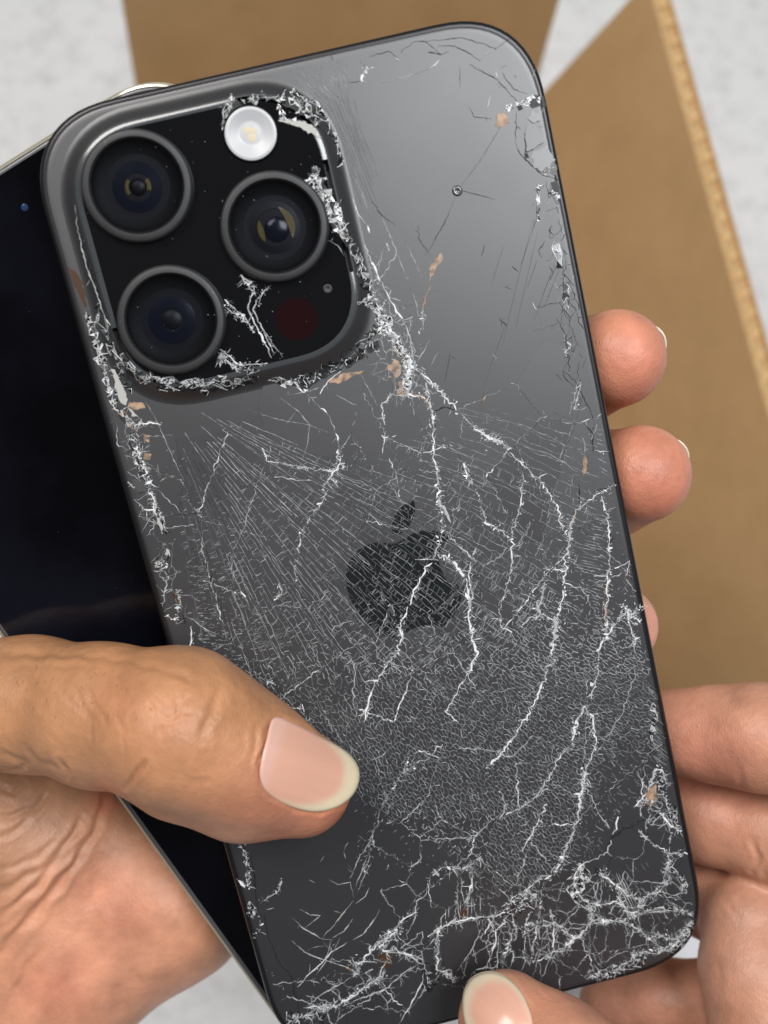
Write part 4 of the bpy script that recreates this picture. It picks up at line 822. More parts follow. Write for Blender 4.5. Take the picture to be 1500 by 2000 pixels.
# dust on the camera window and lenses
dust = Buf()
for _ in range(60):
    x, y = random.uniform(-29, 2.5), random.uniform(35, 68)
    z = 1.905
    for lx, ly, _k in LENS:
        if math.hypot(x - lx, y - ly) < 7.7: z = 3.42 if 6.2 < math.hypot(x - lx, y - ly) else 3.02
    s_ = random.uniform(.015, .055); a = random.uniform(0, 3); l_ = random.choice((1, 1, 1, 3))
    dust.add([(x + s_ * l_ * math.cos(a), y + s_ * l_ * math.sin(a), z), (x - s_ * math.sin(a), y + s_ * math.cos(a), z + .03), (x - s_ * l_ * math.cos(a), y - s_ * l_ * math.sin(a), z), (x + s_ * math.sin(a), y - s_ * math.cos(a), z + .01)], [(0, 1, 2, 3)])
tag(dust.build('dust', [M_MID], phone), kind='stuff')

# ------------------------------------------------------------------ second phone, lying face up under the first
A2 = math.radians(18.2)
c2x, c2y = math.cos(A2) * -21.9 - math.sin(A2) * 6.1, math.sin(A2) * -21.9 + math.cos(A2) * 6.1
P2 = PH @ Matrix.Translation(Vector((c2x, c2y, -8.55)) * .001) @ Matrix.Rotation(A2, 4, 'Z')
ph2 = empty('black_phone', P2)
tag(ph2, 'phone with black screen up and pale gold frame, lying under the shattered phone', 'phone')
W2, H2 = 70.2, 146.8
pr2 = [(1.2, -.45), (.55, -.42), (.25, -.62), (.05, -1.2), (0, -2.0), (0, -6.6), (.06, -7.2), (.4, -7.9), (1.2, -8.1)]
V, Fc = loft([ring3(rrect(W2 - 2 * i, H2 - 2 * i, 13.5 - i * .8), z) for i, z in pr2][::-1], True, False); mesh_obj('frame', V * .001, Fc, M_CREAM, ph2, sharp=35)
V, Fc = loft([ring3(rrect(W2 - 2 * i, H2 - 2 * i, 13.5 - i * .8), z) for i, z in [(.75, -.5), (.75, -.2), (.9, -.06), (1.2, 0.0), (1.45, 0)]]); mesh_obj('bezel', V * .001, Fc, M_BEZEL, ph2, sharp=40)
V, Fc = loft([ring3(rrect(W2 - 2 * i, H2 - 2 * i, 13.5 - i * .8), z) for i, z in [(1.45, 0), (1.6, .005)]], False, True); mesh_obj('screen', V * .001, Fc, M_SCREEN, ph2)
q = un(48, 405, -8.55); q2 = (math.cos(A2) * (q[0] - c2x) + math.sin(A2) * (q[1] - c2y), -math.sin(A2) * (q[0] - c2x) + math.cos(A2) * (q[1] - c2y))
V, Fc = lathe([(.5, .012), (.3, .04), (.02, .05)], 24, q2, True); mesh_obj('front_camera', V * .001, Fc, mat('front_lens_blue', (.012, .035, .11), .2), ph2)
d2 = Buf()
for _ in range(30):
    x, y = random.uniform(-33, 10), random.uniform(-40, 70); s_ = random.uniform(.015, .045)
    d2.add([(x + s_, y, .015), (x, y + s_, .03), (x - s_, y, .015), (x, y - s_, .02)], [(0, 1, 2, 3)])
tag(d2.build('dust', [M_FAINT], ph2), kind='stuff')

# ------------------------------------------------------------------ hands: one continuous surface each, from a blended distance field
def smin(a, b_, k):
    h = np.clip(.5 + .5 * (b_ - a) / k, 0, 1); return b_ * (1 - h) + a * h - k * h * (1 - h)
def build_field(chains, lo, hi, vox):
    n = np.ceil((hi - lo) / vox).astype(int) + 1
    ax = [lo[i] + vox * np.arange(n[i]) for i in range(3)]
    S_ = np.full(n, 12., np.float32)
    for ch, k in chains:
        for (a, ra), (b_, rb) in (zip(ch[:-1], ch[1:]) if len(ch) > 1 else [(ch[0], ch[0])]):
            m_ = max(ra, rb) + 7; l0 = np.minimum(a, b_) - m_; h0 = np.maximum(a, b_) + m_
            i0 = np.clip(np.floor((l0 - lo) / vox).astype(int), 0, n); i1 = np.clip(np.ceil((h0 - lo) / vox).astype(int) + 1, 0, n)
            if np.any(i1 - i0 < 2): continue
            X = ax[0][i0[0]:i1[0], None, None].astype(np.float32); Y = ax[1][None, i0[1]:i1[1], None].astype(np.float32); Z = ax[2][None, None, i0[2]:i1[2]].astype(np.float32)
            d = (b_ - a).astype(np.float32); dd = max(float(d @ d), 1e-6)
            px, py, pz = X - a[0], Y - a[1], Z - a[2]
            h = np.clip((px * d[0] + py * d[1] + pz * d[2]) / dd, 0, 1)
            dist = np.sqrt((px - h * d[0]) ** 2 + (py - h * d[1]) ** 2 + (pz - h * d[2]) ** 2) - (ra + (rb - ra) * h)
            sl = tuple(slice(i0[i], i1[i]) for i in range(3)); S_[sl] = smin(S_[sl], dist.astype(np.float32), k)
    S_[0] = S_[-1] = 1; S_[:, 0] = S_[:, -1] = 1; S_[:, :, 0] = S_[:, :, -1] = 1
    return S_, ax
def surface_nets(S_, lo, vox):
    n = np.array(S_.shape); neg = S_ < 0
    cnt = np.zeros(n - 1, np.int8)
    for i in (0, 1):
        for j in (0, 1):
            for k in (0, 1): cnt += neg[i:n[0] - 1 + i, j:n[1] - 1 + j, k:n[2] - 1 + k]
    act = (cnt > 0) & (cnt < 8); ids = np.full(n - 1, -1, np.int64); idx = np.argwhere(act); ids[act] = np.arange(len(idx))
    acc = np.zeros((len(idx), 3)); num = np.zeros(len(idx))
    cor = [(i, j, k) for i in (0, 1) for j in (0, 1) for k in (0, 1)]
    val = {c: S_[idx[:, 0] + c[0], idx[:, 1] + c[1], idx[:, 2] + c[2]] for c in cor}
    for c in cor:
        for x in range(3):
            if c[x]: continue
            d = list(c); d[x] = 1; d = tuple(d); a, b_ = val[c], val[d]; cr = (a < 0) != (b_ < 0); t = np.where(cr, a / np.where(cr, a - b_, 1), 0)
            p = np.tile(np.array(c, float), (len(idx), 1)); p[:, x] += t; acc[cr] += p[cr]; num[cr] += 1
    V = lo + vox * (idx + acc / num[:, None]); Fs = []
    for x in range(3):
        y, z = (x + 1) % 3, (x + 2) % 3
        a = neg.take(range(n[x] - 1), x); b_ = neg.take(range(1, n[x]), x); e = np.argwhere(a != b_)
        e = e[(e[:, y] > 0) & (e[:, z] > 0) & (e[:, y] < n[y] - 1) & (e[:, z] < n[z] - 1)]
        q = []
        for oy, oz in ((0, 0), (1, 0), (1, 1), (0, 1)):
            c = e.copy(); c[:, y] -= oy; c[:, z] -= oz; q.append(ids[c[:, 0], c[:, 1], c[:, 2]])
        q = np.stack(q, 1); fl_ = ~a[e[:, 0], e[:, 1], e[:, 2]]
        q[fl_] = q[fl_][:, ::-1]; Fs.append(q)
    Fq = np.concatenate(Fs); Fq = Fq[(Fq >= 0).all(1)]
    a, b_, c = V[Fq[:, 0]], V[Fq[:, 1]], V[Fq[:, 2]]
    if (np.cross(b_ - a, c - a) * (a - V.mean(0))).sum() < 0: Fq = Fq[:, ::-1]
    return V, Fq
def fill_mesh(me, V, Fq):
    me.vertices.add(len(V)); me.vertices.foreach_set('co', np.asarray(V, np.float32).ravel())
    me.loops.add(Fq.size); me.loops.foreach_set('vertex_index', Fq.astype(np.int32).ravel())
    me.polygons.add(len(Fq)); me.polygons.foreach_set('loop_start', np.arange(0, Fq.size, 4, dtype=np.int32))
    me.update(calc_edges=True)
def polydist(P, pl):
    best = np.full(len(P), 1e9)
    for a, b_ in zip(pl[:-1], pl[1:]):
        a = np.array(a, float); b_ = np.array(b_, float); d = b_ - a; h = np.clip(((P - a) @ d) / max(d @ d, 1e-6), 0, 1)
        best = np.minimum(best, np.hypot(*(P - a - h[:, None] * d).T))
    return best
def make_hand(name, chains, lo, hi, vox, creases, base_tone, blobs, planes=()):
    lo, hi = np.array(lo, float), np.array(hi, float)
    S_, ax = build_field([([(C(*p[:3]), p[3]) for p in ch], k) for ch, k in chains], lo, hi, vox)
    V, Fq = surface_nets(S_, lo, vox)
    me = bpy.data.meshes.new('tmp'); fill_mesh(me, V, np.ascontiguousarray(Fq))
    o = bpy.data.objects.new('tmp', me); col.objects.link(o)
    s1 = o.modifiers.new('s', 'SMOOTH'); s1.factor = .5; s1.iterations = 3
    s2 = o.modifiers.new('d', 'SUBSURF'); s2.levels = 1; s2.render_levels = 1
    dg = bpy.context.evaluated_depsgraph_get(); me2 = bpy.data.meshes.new_from_object(o.evaluated_get(dg))
    bpy.data.objects.remove(o); bpy.data.meshes.remove(me)
    n = len(me2.vertices); V = np.empty(n * 3, np.float32); me2.vertices.foreach_get('co', V); V = V.reshape(-1, 3).astype(float)
    Nn = np.empty(n * 3, np.float32); me2.vertices.foreach_get('normal', Nn); Nn = Nn.reshape(-1, 3).astype(float)
    P = project(V); face = np.clip(-(Nn * V).sum(1) / np.linalg.norm(V, axis=1) * 3, 0, 1)   # facing the viewer
    disp = np.zeros(n)
    for pl, sig, dep in creases:
        pl = np.array(pl, float); b0 = pl.min(0) - 4 * sig; b1 = pl.max(0) + 4 * sig
        s_ = np.where((P >= b0).all(1) & (P <= b1).all(1))[0]
        if not len(s_): continue
        d = polydist(P[s_] + np.random.default_rng(len(s_)).normal(0, 1, 2) + 2.2 * np.column_stack([np.sin(P[s_][:, 1] / 9.), np.cos(P[s_][:, 0] / 8.)]), pl)
        e = np.minimum(1, np.hypot(*(P[s_] - pl[0]).T) / (4 * sig) + .25) * np.minimum(1, np.hypot(*(P[s_] - pl[-1]).T) / (4 * sig) + .25)
        disp[s_] -= .68 * dep * e * (np.exp(-(d / sig) ** 2) - .35 * np.exp(-((d - 2.0 * sig) / sig) ** 2))
    V2 = V + Nn * (disp * face)[:, None]
    tone = np.tile(np.array(base_tone), (n, 1))
    for (bx, by, br), c_, amt in blobs:
        w_ = amt * np.exp(-(((P[:, 0] - bx) ** 2 + (P[:, 1] - by) ** 2) / br ** 2)); tone = tone * (1 - w_[:, None]) + np.array(c_) * w_[:, None]
    W_ = to_world(V2); me2.vertices.foreach_set('co', W_.astype(np.float32).ravel())
    at = me2.attributes.new('tone', 'FLOAT_COLOR', 'POINT'); at.data.foreach_set('color', np.column_stack([tone, np.ones(n)]).astype(np.float32).ravel())
    me2.polygons.foreach_set('use_smooth', np.ones(len(me2.polygons), bool)); me2.materials.clear(); me2.materials.append(M_SKIN); me2.name = name; me2.update()
    ob = bpy.data.objects.new(name, me2); col.objects.link(ob)
    tri = np.empty(len(me2.loops), np.int32); me2.loops.foreach_get('vertex_index', tri)
    bvh = BVHTree.FromPolygons([tuple(v) for v in V2], tri.reshape(-1, 4).tolist())
    return ob, bvh
def smooth_closed(P, n):
    P = np.array(P, float); m_ = len(P); out = []
    for i in range(m_):
        p0, p1, p2, p3 = P[i - 1], P[i], P[(i + 1) % m_], P[(i + 2) % m_]
        for t in np.linspace(0, 1, n, endpoint=False):
            out.append(.5 * ((2 * p1) + (-p0 + p2) * t + (2 * p0 - 5 * p1 + 4 * p2 - p3) * t * t + (-p0 + 3 * p1 - 3 * p2 + p3) * t ** 3))
    return np.array(out)
def make_nail(hand, bvh, outline, axis0, axis1, lift, bed, cols, fit_shrink=.82, lun=.2):
    bed = smooth_closed(bed, 6)
    out = smooth_closed(outline, 6); c = out.mean(0)
    S_, D = [], []
    for s_ in np.linspace(.05, fit_shrink, 9):
        for p in c + (out - c) * s_:
            d = Vector(((p[0] - 750) / F, -(p[1] - 1000) / F, -1)); hit = bvh.ray_cast(Vector((0, 0, 0)), d.normalized())
            if hit[0] is not None: S_.append((p - c) / 100); D.append(-hit[0].z)
    S_ = np.array(S_); D = np.array(D); X = lambda q: np.column_stack([np.ones(len(q)), q, q[:, 0] ** 2, q[:, 0] * q[:, 1], q[:, 1] ** 2])
    co = np.linalg.lstsq(X(S_), D, rcond=None)[0]
    rs = np.concatenate([np.linspace(.04, .9, 12), [.95, .98, 1.0]]); rings = []; T = []
    a0, a1 = np.array(axis0, float), np.array(axis1, float); dax = a1 - a0
    for k, s_ in enumerate(rs):
        P = c + (out - c) * s_; dep = X((P - c) / 100) @ co - lift + (.10 if s_ > .97 else 0) + (.3 if s_ > .99 else 0)
        rings.append(np.array([C(p[0], p[1], d) for p, d in zip(P, dep)]))
        t = ((P - a0) @ dax) / (dax @ dax); side = np.abs((P - a0) @ np.array([-dax[1], dax[0]])) / (dax @ dax)
        sd = polydist(P, np.vstack([bed, bed[:1]])) * np.where(inside(P, bed), -1, 1); fr = np.clip(sd / 15 + .45, 0, 1)[:, None]; lu = np.clip((lun - t) / .1, 0, 1)[:, None] * .6
        cc = np.array(cols[0]) * (1 - lu) + np.array(cols[2]) * lu; cc = cc * (1 - fr) + np.array(cols[1]) * fr; cc = cc * (1 + .010 * np.sin(side * 46) + .012 * np.sin(side * 21 + 1) + .02 * np.sin(t * 9))[:, None]; T.append(cc)
    n = len(out); back = rings[-1] + np.array([0, 0, -.45]); rings.append(back); T.append(T[-1])
    V, Fc = loft(rings[::-1] if False else rings); cen = len(V)
    V = np.vstack([V, rings[0].mean(0)]); T = np.vstack(T + [np.array(T[0]).mean(0)[None]])
    Fc += [((i + 1) % n, i, cen) for i in range(n)]
    o = mesh_obj('nail', to_world(V), Fc, M_NAIL, None)
    at = o.data.attributes.new('tone', 'FLOAT_COLOR', 'POINT'); at.data.foreach_set('color', np.column_stack([T, np.ones(len(T))]).astype(np.float32).ravel())
    o.parent = hand; return o
def edge_nail(hand, tip, axis, dorsal, r, length, over, half_ang, colr):
    a = np.array(axis, float); a /= np.linalg.norm(a); d = np.array(dorsal, float); d -= a * (d @ a); d /= np.linalg.norm(d); s_ = np.cross(a, d); V = []; nu, nv = 11, 9
    for i in range(nv):
        t = -length + (length + over) * i / (nv - 1)
        for j in range(nu):
            an = half_ang * (2 * j / (nu - 1) - 1); sh = 1 - .10 * max(0, t + 2) / 4
            tt = t - (.9 * (an / half_ang) ** 2 * (i / (nv - 1)) ** 2) * 2.2
            V.append(tip + a * tt + (d * math.cos(an) + s_ * math.sin(an)) * r * sh)
    n = nu * nv; V = np.array(V); V = np.vstack([V, V - np.array([d * .45] * n)])
    Fc = []
    for i in range(nv - 1):
        for j in range(nu - 1):
            k = i * nu + j; Fc.append((k, k + 1, k + nu + 1, k + nu)); Fc.append((n + k, n + k + nu, n + k + nu + 1, n + k + 1))
    bd = [j for j in range(nu)] + [i * nu + nu - 1 for i in range(1, nv)] + [(nv - 1) * nu + j for j in range(nu - 2, -1, -1)] + [i * nu for i in range(nv - 2, 0, -1)]
    Fc += [(bd[i], bd[(i + 1) % len(bd)], bd[(i + 1) % len(bd)] + n, bd[i] + n) for i in range(len(bd))]
    o = mesh_obj('nail', to_world(V), Fc, M_NAIL, None)
    at = o.data.attributes.new('tone', 'FLOAT_COLOR', 'POINT'); at.data.foreach_set('color', np.tile(np.array([*colr, 1.]), (len(V), 1)).astype(np.float32).ravel())
    o.parent = hand; return o

TAN, PINK, RED, OLIVE_SHADE = (.50, .24, .115), (.64, .295, .185), (.54, .18, .11), (.36, .18, .09)
NAIL1 = [(535,1402),(520,1445),(509,1490),(507,1518),(518,1545),(550,1568),(592,1583),(628,1585),(664,1574),(690,1552),(702,1522),(697,1493),(672,1466),(622,1438),(578,1415)]
left_chains = [
  # palm and wrist
  ([(-150,1960,200,22), (40,1830,198,21), (230,1690,199,19), (400,1560,200,16)], 4),
  ([(-70,2010,188,17), (120,1880,187.5,15.5), (330,1738,189,15), (430,1655,192,13)], 7),
  ([(-220,1560,180,19), (-60,1640,183,17), (70,1720,186,15)], 8),
  ([(-60,1560,180,15), (110,1610,186,13), (240,1600,192,13)], 7),
  # fingers behind the phones
  ([(380,1480,194,11), (760,1010,187,9), (1020,800,180,8.4), (1130,725,168,8), (1204,700,159,7.6)], 3),
  ([(400,1540,195,11), (800,1180,188,9), (1060,1010,181,8.6), (1180,950,169,8.2), (1252,926,161.5,7.75)], 3),
  ([(400,1600,195,10.5), (760,1400,188,8.6), (1010,1285,180,8), (1130,1240,172,7.3), (1203,1222,166,6.7)], 3),
  ([(380,1690,195,9.5), (700,1590,187,7.6), (900,1520,181,6.8), (1030,1480,176,6.2)], 3),
  # thumb
  ([(-320,1375,168,12), (-120,1374,160,10.4), (60,1374,150.5,9.5)], 5),
  ([(60,1374,150.5,9.3), (200,1394,145.5,9.5), (352,1422,140.5,10.6)], 3),
  ([(352,1422,140.5,10.6), (430,1462,142.6,9.5), (495,1494,144.5,8.7), (592,1528,147.3,7.1)], 3),
  ([(195,1440,147.5,6.6)], 3), ([(345,1515,144.5,6.2), (470,1550,146.5,6.0), (585,1552,148.6,5.4)], 3),
]
lc = [
  ([(345,1352),(350,1380),(341,1402)],4,.34), ([(366,1360),(352,1388),(345,1398)],4,.30), ([(328,1402),(355,1394),(372,1388)],4,.26), ([(288,1368),(308,1393),(334,1405)],4,.22), ([(296,1372),(299,1400),(302,1430)],3.5,.16), ([(318,1420),(320,1440),(317,1462)],3.5,.16), ([(352,1402),(362,1420)],4,.22), ([(330,1375),(312,1360)],4,.15),
  ([(130,1320),(150,1355),(178,1402)],4,.16), ([(168,1338),(188,1380),(210,1420)],4,.17), ([(118,1348),(150,1380),(176,1407)],3.5,.14), ([(218,1388),(232,1410),(246,1432)],3.5,.14), ([(229,1318),(232,1342)],4,.12), ([(180,1410),(178,1450)],3.5,.10), ([(240,1440),(243,1475)],3.5,.12), ([(80,1320),(120,1350)],4,.1), ([(250,1400),(270,1375)],3.5,.1),
  ([(0,1276),(150,1277),(240,1288),(330,1309),(384,1332)],8,.34), ([(160,1262),(250,1275),(330,1290)],7,.18), ([(30,1300),(120,1300),(180,1300)],6,.14), ([(430,1338),(424,1372),(404,1412),(396,1444)],9,.35), ([(445,1350),(440,1390)],6,.18), ([(340,1510),(370,1520),(420,1528)],4,.14), ([(330,1520),(380,1530),(425,1535)],3.5,.10),
  ([(250,1540),(257,1522),(268,1506),(284,1488)],5,.7), ([(126,1518),(126,1500),(118,1484)],5,.5), ([(0,1470),(30,1478),(52,1490),(36,1502),(0,1506)],6,.3), ([(40,1460),(80,1490),(125,1504)],7,.22), ([(505,1410),(498,1450),(494,1490)],5,.16), ([(480,1420),(470,1470)],6,.10), ([(515,1465),(505,1500)],4,.15),
  # palm folds
  ([(206,1552),(190,1610),(142,1692),(72,1772),(0,1852)],7,.65), ([(150,1618),(95,1690),(0,1742)],7,.45), ([(145,1655),(75,1728),(0,1790)],6,.45), ([(165,1600),(112,1682),(40,1765)],6,.4), ([(134,1700),(62,1800),(-10,1880)],8,.6), ([(102,1540),(62,1582),(0,1602)],7,.55), ([(-5,1540),(28,1546),(46,1534)],6,.5), ([(90,1560),(50,1610),(0,1640)],6,.35), ([(120,1640),(60,1680),(0,1700)],6,.3), ([(80,1850),(30,1930),(0,1990)],7,.35),
  ([(172,1830),(135,1915),(100,2000)],22,.8), ([(270,1850),(240,1930),(225,1990)],20,.5), ([(200,1690),(185,1750),(170,1830)],14,.3), ([(60,1900),(30,1990)],14,.5),
] + [(NAIL1 + NAIL1[:1], 5, .38)]
left, bvhL = make_hand('hand', left_chains, (-92, -116, -226), (58, 36, -127), .72, lc, TAN, [
  ((560,1560,130),PINK,.5), ((690,1590,90),RED,.8), ((560,1620,80),RED,.55), ((450,1600,90),RED,.3), ((230,1370,60),RED,.18), ((340,1420,70),RED,.15), ((60,1270,120),OLIVE_SHADE,.35), ((380,1290,70),OLIVE_SHADE,.45),  # olive blobs paint shade into the skin along the thumb's upper edge
  ((250,1850,260),PINK,.95), ((60,1980,220),PINK,.8), ((190,1730,70),RED,.35), ((110,1930,70),RED,.5), ((250,1790,60),RED,.25), ((60,1620,120),(.52,.29,.19),.6), ((205,1560,30),(.6,.12,.08),.5),
  ((1240,690,130),(.64,.25,.165),1), ((1250,770,60),RED,.6), ((1280,930,140),(.64,.25,.165),1), ((1290,1000,70),RED,.6), ((1270,1220,80),(.68,.32,.23),1)])
tag(left, 'hand with its thumb pressed on the shattered glass and long thumb nail, palm showing', 'hand')
hairs = Buf()
for _ in range(24):
    x, y = random.uniform(30, 300), random.uniform(1290, 1400); a = random.gauss(1.0, .35); L = random.uniform(8, 17); pts = []
    for k in range(4):
        q = (x + L * k / 3 * math.cos(a + .15 * k), y + L * k / 3 * math.sin(a + .15 * k)); d = Vector(((q[0] - 750) / F, -(q[1] - 1000) / F, -1)).normalized(); hit = bvhL.ray_cast(Vector((0, 0, 0)), d)
        if hit[0] is None: break
        pts.append(np.array(hit[0]) + np.array(hit[1]) * (-1 if hit[1].dot(d) > 0 else 1) * (.03 + .12 * k))
    if len(pts) < 4: continue
    V = []; 
    for k, p in enumerate(pts):
        r_ = .022 * (1 - k / 3.6)
        for t in (0, 2.09, 4.19): V.append(to_world([p + np.array([math.cos(t) * r_, math.sin(t) * r_, 0])])[0])
    hairs.add(V, [(3 * k + t, 3 * k + (t + 1) % 3, 3 * k + 3 + (t + 1) % 3, 3 * k + 3 + t) for k in range(3) for t in range(3)])
tag(hairs.build('hair', [mat('dark_hair', (.035, .02, .012), .45)], left, True, 1.0), kind='stuff')
make_nail(left, bvhL, NAIL1, (512,1462), (702,1522), .45, [(530,1395),(505,1490),(510,1537),(545,1562),(592,1571),(632,1564),(660,1545),(671,1515),(667,1482),(640,1450),(585,1410)], [(.72,.395,.29), (.72,.61,.43), (.76,.49,.42)])
edge_nail(left, C(1204,700,159), C(1204,700,159) - C(1130,725,166), (.55, .45, -1), 6.9, 8, 5.7, .7, (.80, .66, .50))
edge_nail(left, C(1252,926,161.5), C(1252,926,161.5) - C(1180,950,168), (.55, .5, -1), 7.0, 8, 5.8, .7, (.80, .66, .50))
edge_nail(left, C(1203,1222,166), C(1203,1222,166) - C(1140,1240,170), (.9, .25, -.8), 5.6, 7, 5.0, .9, (.82, .68, .50))

NAIL2 = [(903,1958),(909,1930),(926,1908),(955,1899),(985,1907),(1012,1930),(1030,1960),(1042,2000),(1046,2040),(1010,2062),(960,2058),(925,2030),(907,1995)]
right_chains = [
  ([(1290,1428,171,6.9), (1400,1434,167,7.6), (1480,1440,163,8.3), (1620,1450,160,9.2)], 2),
  ([(1270,1568,181,7.2), (1390,1596,176,7.8), (1500,1620,172,8.4), (1640,1665,169,9.5)], 1.6),
  ([(1300,1725,187,7.2), (1400,1750,182,7.8), (1510,1790,177,8.6), (1640,1820,172,10)], 1.6),
  ([(1195,1962,187,6.0), (1290,1950,184,6.8), (1400,1965,180,7.6), (1520,2020,176,9)], 1.4),
  ([(1462,1800,172,7.5), (1475,1900,169,8.8), (1520,2040,166,11)], 2),
  ([(990,1996,154.4,7.4), (1090,2075,151.5,8.6), (1260,2190,153,10), (1420,2260,158,12)], 3),
  ([(1660,1450,172,13), (1680,1700,178,16), (1640,1950,180,18), (1560,2200,176,19), (1420,2280,165,14)], 5),
]
rc = [(NAIL2 + NAIL2[:1], 5, .38), ([(1470,1640),(1480,1672),(1470,1700)],6,.35), ([(1445,1500),(1452,1540)],6,.12), ([(1420,1345),(1430,1375)],8,.06), ([(1400,1870),(1405,1930)],7,.12), ([(1490,1690),(1500,1720)],6,.3), ([(1040,1925),(1062,1950)],4,.1), ([(1420,1760),(1440,1790)],6,.2)]
right, bvhR = make_hand('hand', right_chains, (6, -108, -206), (84, -22, -136), .72, rc, (.53,.26,.16), [
  ((1380,1450,110),(.60,.235,.16),.85), ((1420,1360,80),(.58,.30,.19),.6), ((1400,1600,100),(.48,.20,.13),.6), ((1060,1960,90),(.58,.25,.155),.7), ((1450,1850,120),(.53,.27,.19),.7), ((1250,1950,120),(.46,.21,.14),.8)])  # darker blobs paint the shade on the middle and little finger
tag(right, 'hand gripping the lower corner of the shattered phone, only fingers and thumb tip showing', 'hand')
make_nail(right, bvhR, NAIL2, (1030,2050), (905,1935), .4, [(921,1990),(920,1960),(931,1934),(958,1917),(988,1922),(1013,1945),(1034,1985),(1046,2050),(955,2062)], [(.70,.385,.285), (.66,.56,.41), (.74,.46,.39)], .75, .05)

# ------------------------------------------------------------------ white card between the fingers of that hand
q0 = [C(1060,1770,262), C(1440,1790,262), C(1470,2110,258), C(1030,2120,258)]
nrm = np.cross(q0[1] - q0[0], q0[3] - q0[0]); nrm /= np.linalg.norm(nrm); nrm *= -1 if nrm[2] > 0 else 1
V = np.vstack([q0, [p + nrm * 1.2 for p in q0]])
card = mesh_obj('white_card', to_world(V), [(3, 2, 1, 0), (4, 5, 6, 7), (0, 1, 5, 4), (1, 2, 6, 5), (2, 3, 7, 6), (3, 0, 4, 7)], M_CARD, None, False)
tag(card, 'white card seen through the gaps between the phone corner and the gripping fingers', 'card')

# ------------------------------------------------------------------ open cardboard box
def panel_geo(p0, p1, up, th, waves=True):
    """corrugated board: two liners and a wave between them; p0-p1 is the bottom edge, up the vector to the top edge"""
    p0, p1, up = (np.array(v, float) for v in (p0, p1, up)); e = p1 - p0; L = np.linalg.norm(e); e /= L
    n = np.cross(e, up); n /= np.linalg.norm(n); t = .45
    def slab(off, w_):
        b_ = [p0 + n * off, p1 + n * off, p1 + up + n * off, p0 + up + n * off]; b_ += [v + n * w_ for v in b_]
        return np.array(b_), [(3, 2, 1, 0), (4, 5, 6, 7), (0, 1, 5, 4), (1, 2, 6, 5), (2, 3, 7, 6), (3, 0, 4, 7)]
    m_ = int(L / .8); s_ = np.linspace(0, L, m_ + 1); h = t + .25 + (th - 2 * t - .5) * np.clip(.5 + .5 * np.sin(s_ * 2 * math.pi / 6.5 + .5 * np.sin(s_ / 11.)) * (.8 + .2 * np.sin(s_ / 7.3)), 0, 1)
    A = [p0 + e * a + n * (b_ - .22) - up * 0 for a, b_ in zip(s_, h)]; B = [p0 + e * a + n * (b_ + .22) for a, b_ in zip(s_, h)]
    upc = up * (1 - .6 / np.linalg.norm(up)); lw = up / np.linalg.norm(up) * .6
    V = np.array([v + lw for v in A] + [v + lw for v in B] + [v + upc for v in B] + [v + upc for v in A]); k = m_ + 1; Fc = []
    for i in range(m_):
        Fc += [(i, i + 1, 3 * k + i + 1, 3 * k + i), (2 * k + i, 2 * k + i + 1, k + i + 1, k + i), (3 * k + i, 3 * k + i + 1, 2 * k + i + 1, 2 * k + i)]
    return slab(0, t), slab(th - t, t), (V, Fc)
Fl0, Fl1, Fl2 = C(990, 257, 392), C(1264, -38, 322), C(1526, 900, 312)
box_c = to_world([C(900, 700, 420)])[0]; box_c[2] = 0
box = empty('cardboard_box', Matrix.Translation(Vector(box_c)))
tag(box, 'open brown corrugated cardboard box with its flaps standing up, behind the phones', 'box')
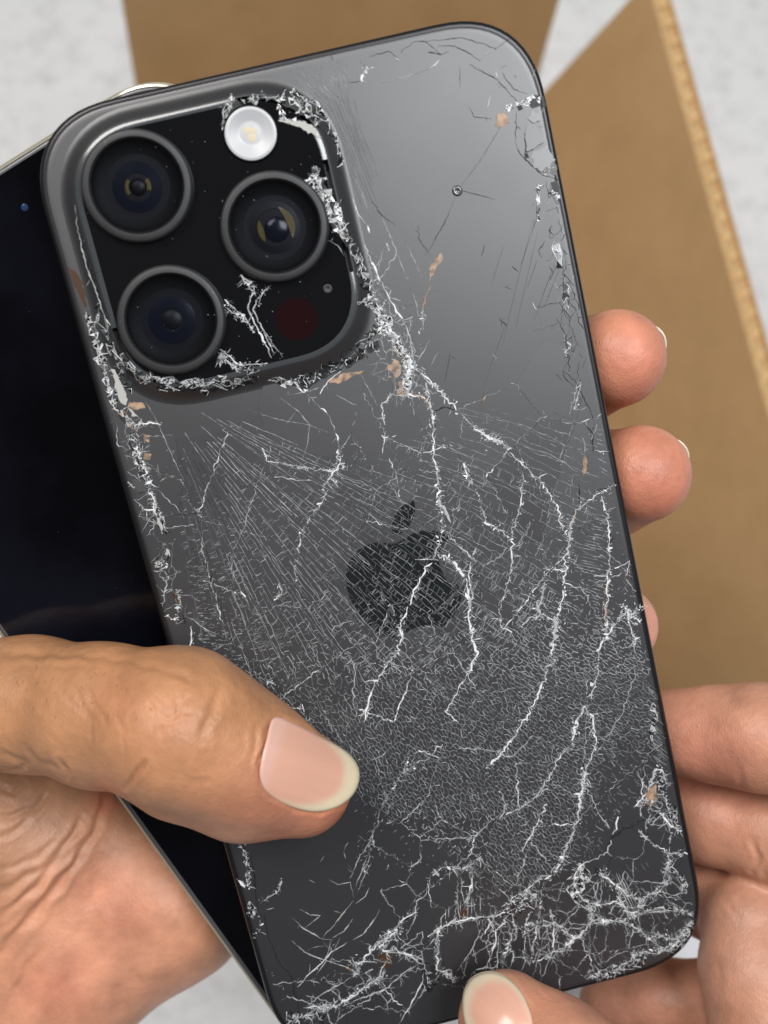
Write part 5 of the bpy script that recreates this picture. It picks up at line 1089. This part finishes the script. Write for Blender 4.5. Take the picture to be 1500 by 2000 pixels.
def board(name, p0, p1, up, th=8.6):
    s1, s2, fl_ = panel_geo(p0, p1, up, th)
    def tw(V): return to_world(V) - box_c
    b_ = Buf(); b_.V = []; b_.add(tw(s1[0]), s1[1]); b_.add(tw(s2[0]), s2[1]); o = b_.build(name, [M_KRAFT], box, False, 1.0)
    p0_, p1_, up_ = (np.array(v, float) for v in (p0, p1, up)); n_ = np.cross(p1_ - p0_, up_); n_ /= np.linalg.norm(n_); uu = up_ * (1 - 1.6 / np.linalg.norm(up_))
    q_ = [p0_ + n_ * .6, p1_ + n_ * .6, p1_ + uu + n_ * .6, p0_ + uu + n_ * .6]; q_ = np.array(q_ + [v + n_ * (th - 1.2) for v in q_])
    mesh_obj('core', tw(q_), [(3, 2, 1, 0), (4, 5, 6, 7), (0, 1, 5, 4), (1, 2, 6, 5), (2, 3, 7, 6), (3, 0, 4, 7)], M_KRAFT, o, False)
    mesh_obj('fluting', tw(fl_[0]), fl_[1], M_FLUTE, o)
    return o
e_r = Fl2 - Fl1; e_r /= np.linalg.norm(e_r)
board('flap', Fl0 + e_r * 300, Fl0, Fl1 - Fl0)
Bk0, Bk1, Bkt = C(272, 215, 400), C(1032, 215, 400), C(228, -60, 345)
board('flap', Bk1, Bk0, Bkt - Bk0)
dn = np.array(CAM.inverted().to_3x3() @ Vector((0, 0, -1)))
def down(p, L): return p + dn * L
for a, b_ in ((Fl0 + e_r * 260, Fl0 - np.array([0, 0, 2.])), (Bk1 + [0, 0, -2.], Bk0 + [0, 0, -2.]), (Bk0 + [0, 0, -2.], Bk0 + e_r * 250), (Bk0 + e_r * 250, Fl0 + e_r * 260)):
    wa, wb = to_world([a])[0], to_world([b_])[0]; Lz = (min(wa[2], wb[2])) * 1000 - 4
    if Lz > 5: board('wall', down(a, Lz), down(b_, Lz), -dn * (Lz - 1.5))
pts = to_world([Fl0 + e_r * 255, Fl0, Bk0, Bk0 + e_r * 245]); 
V = [(p[0] - box_c[0], p[1] - box_c[1], z) for z in (.001, .0045) for p in pts]
mesh_obj('floor_panel', V, [(3, 2, 1, 0), (4, 5, 6, 7), (0, 1, 5, 4), (1, 2, 6, 5), (2, 3, 7, 6), (3, 0, 4, 7)], M_KRAFT, box, False)
print('TRIS', sum(len(o.data.loop_triangles) or sum(len(p.vertices) - 2 for p in o.data.polygons) for o in sc.objects if o.type == 'MESH'))
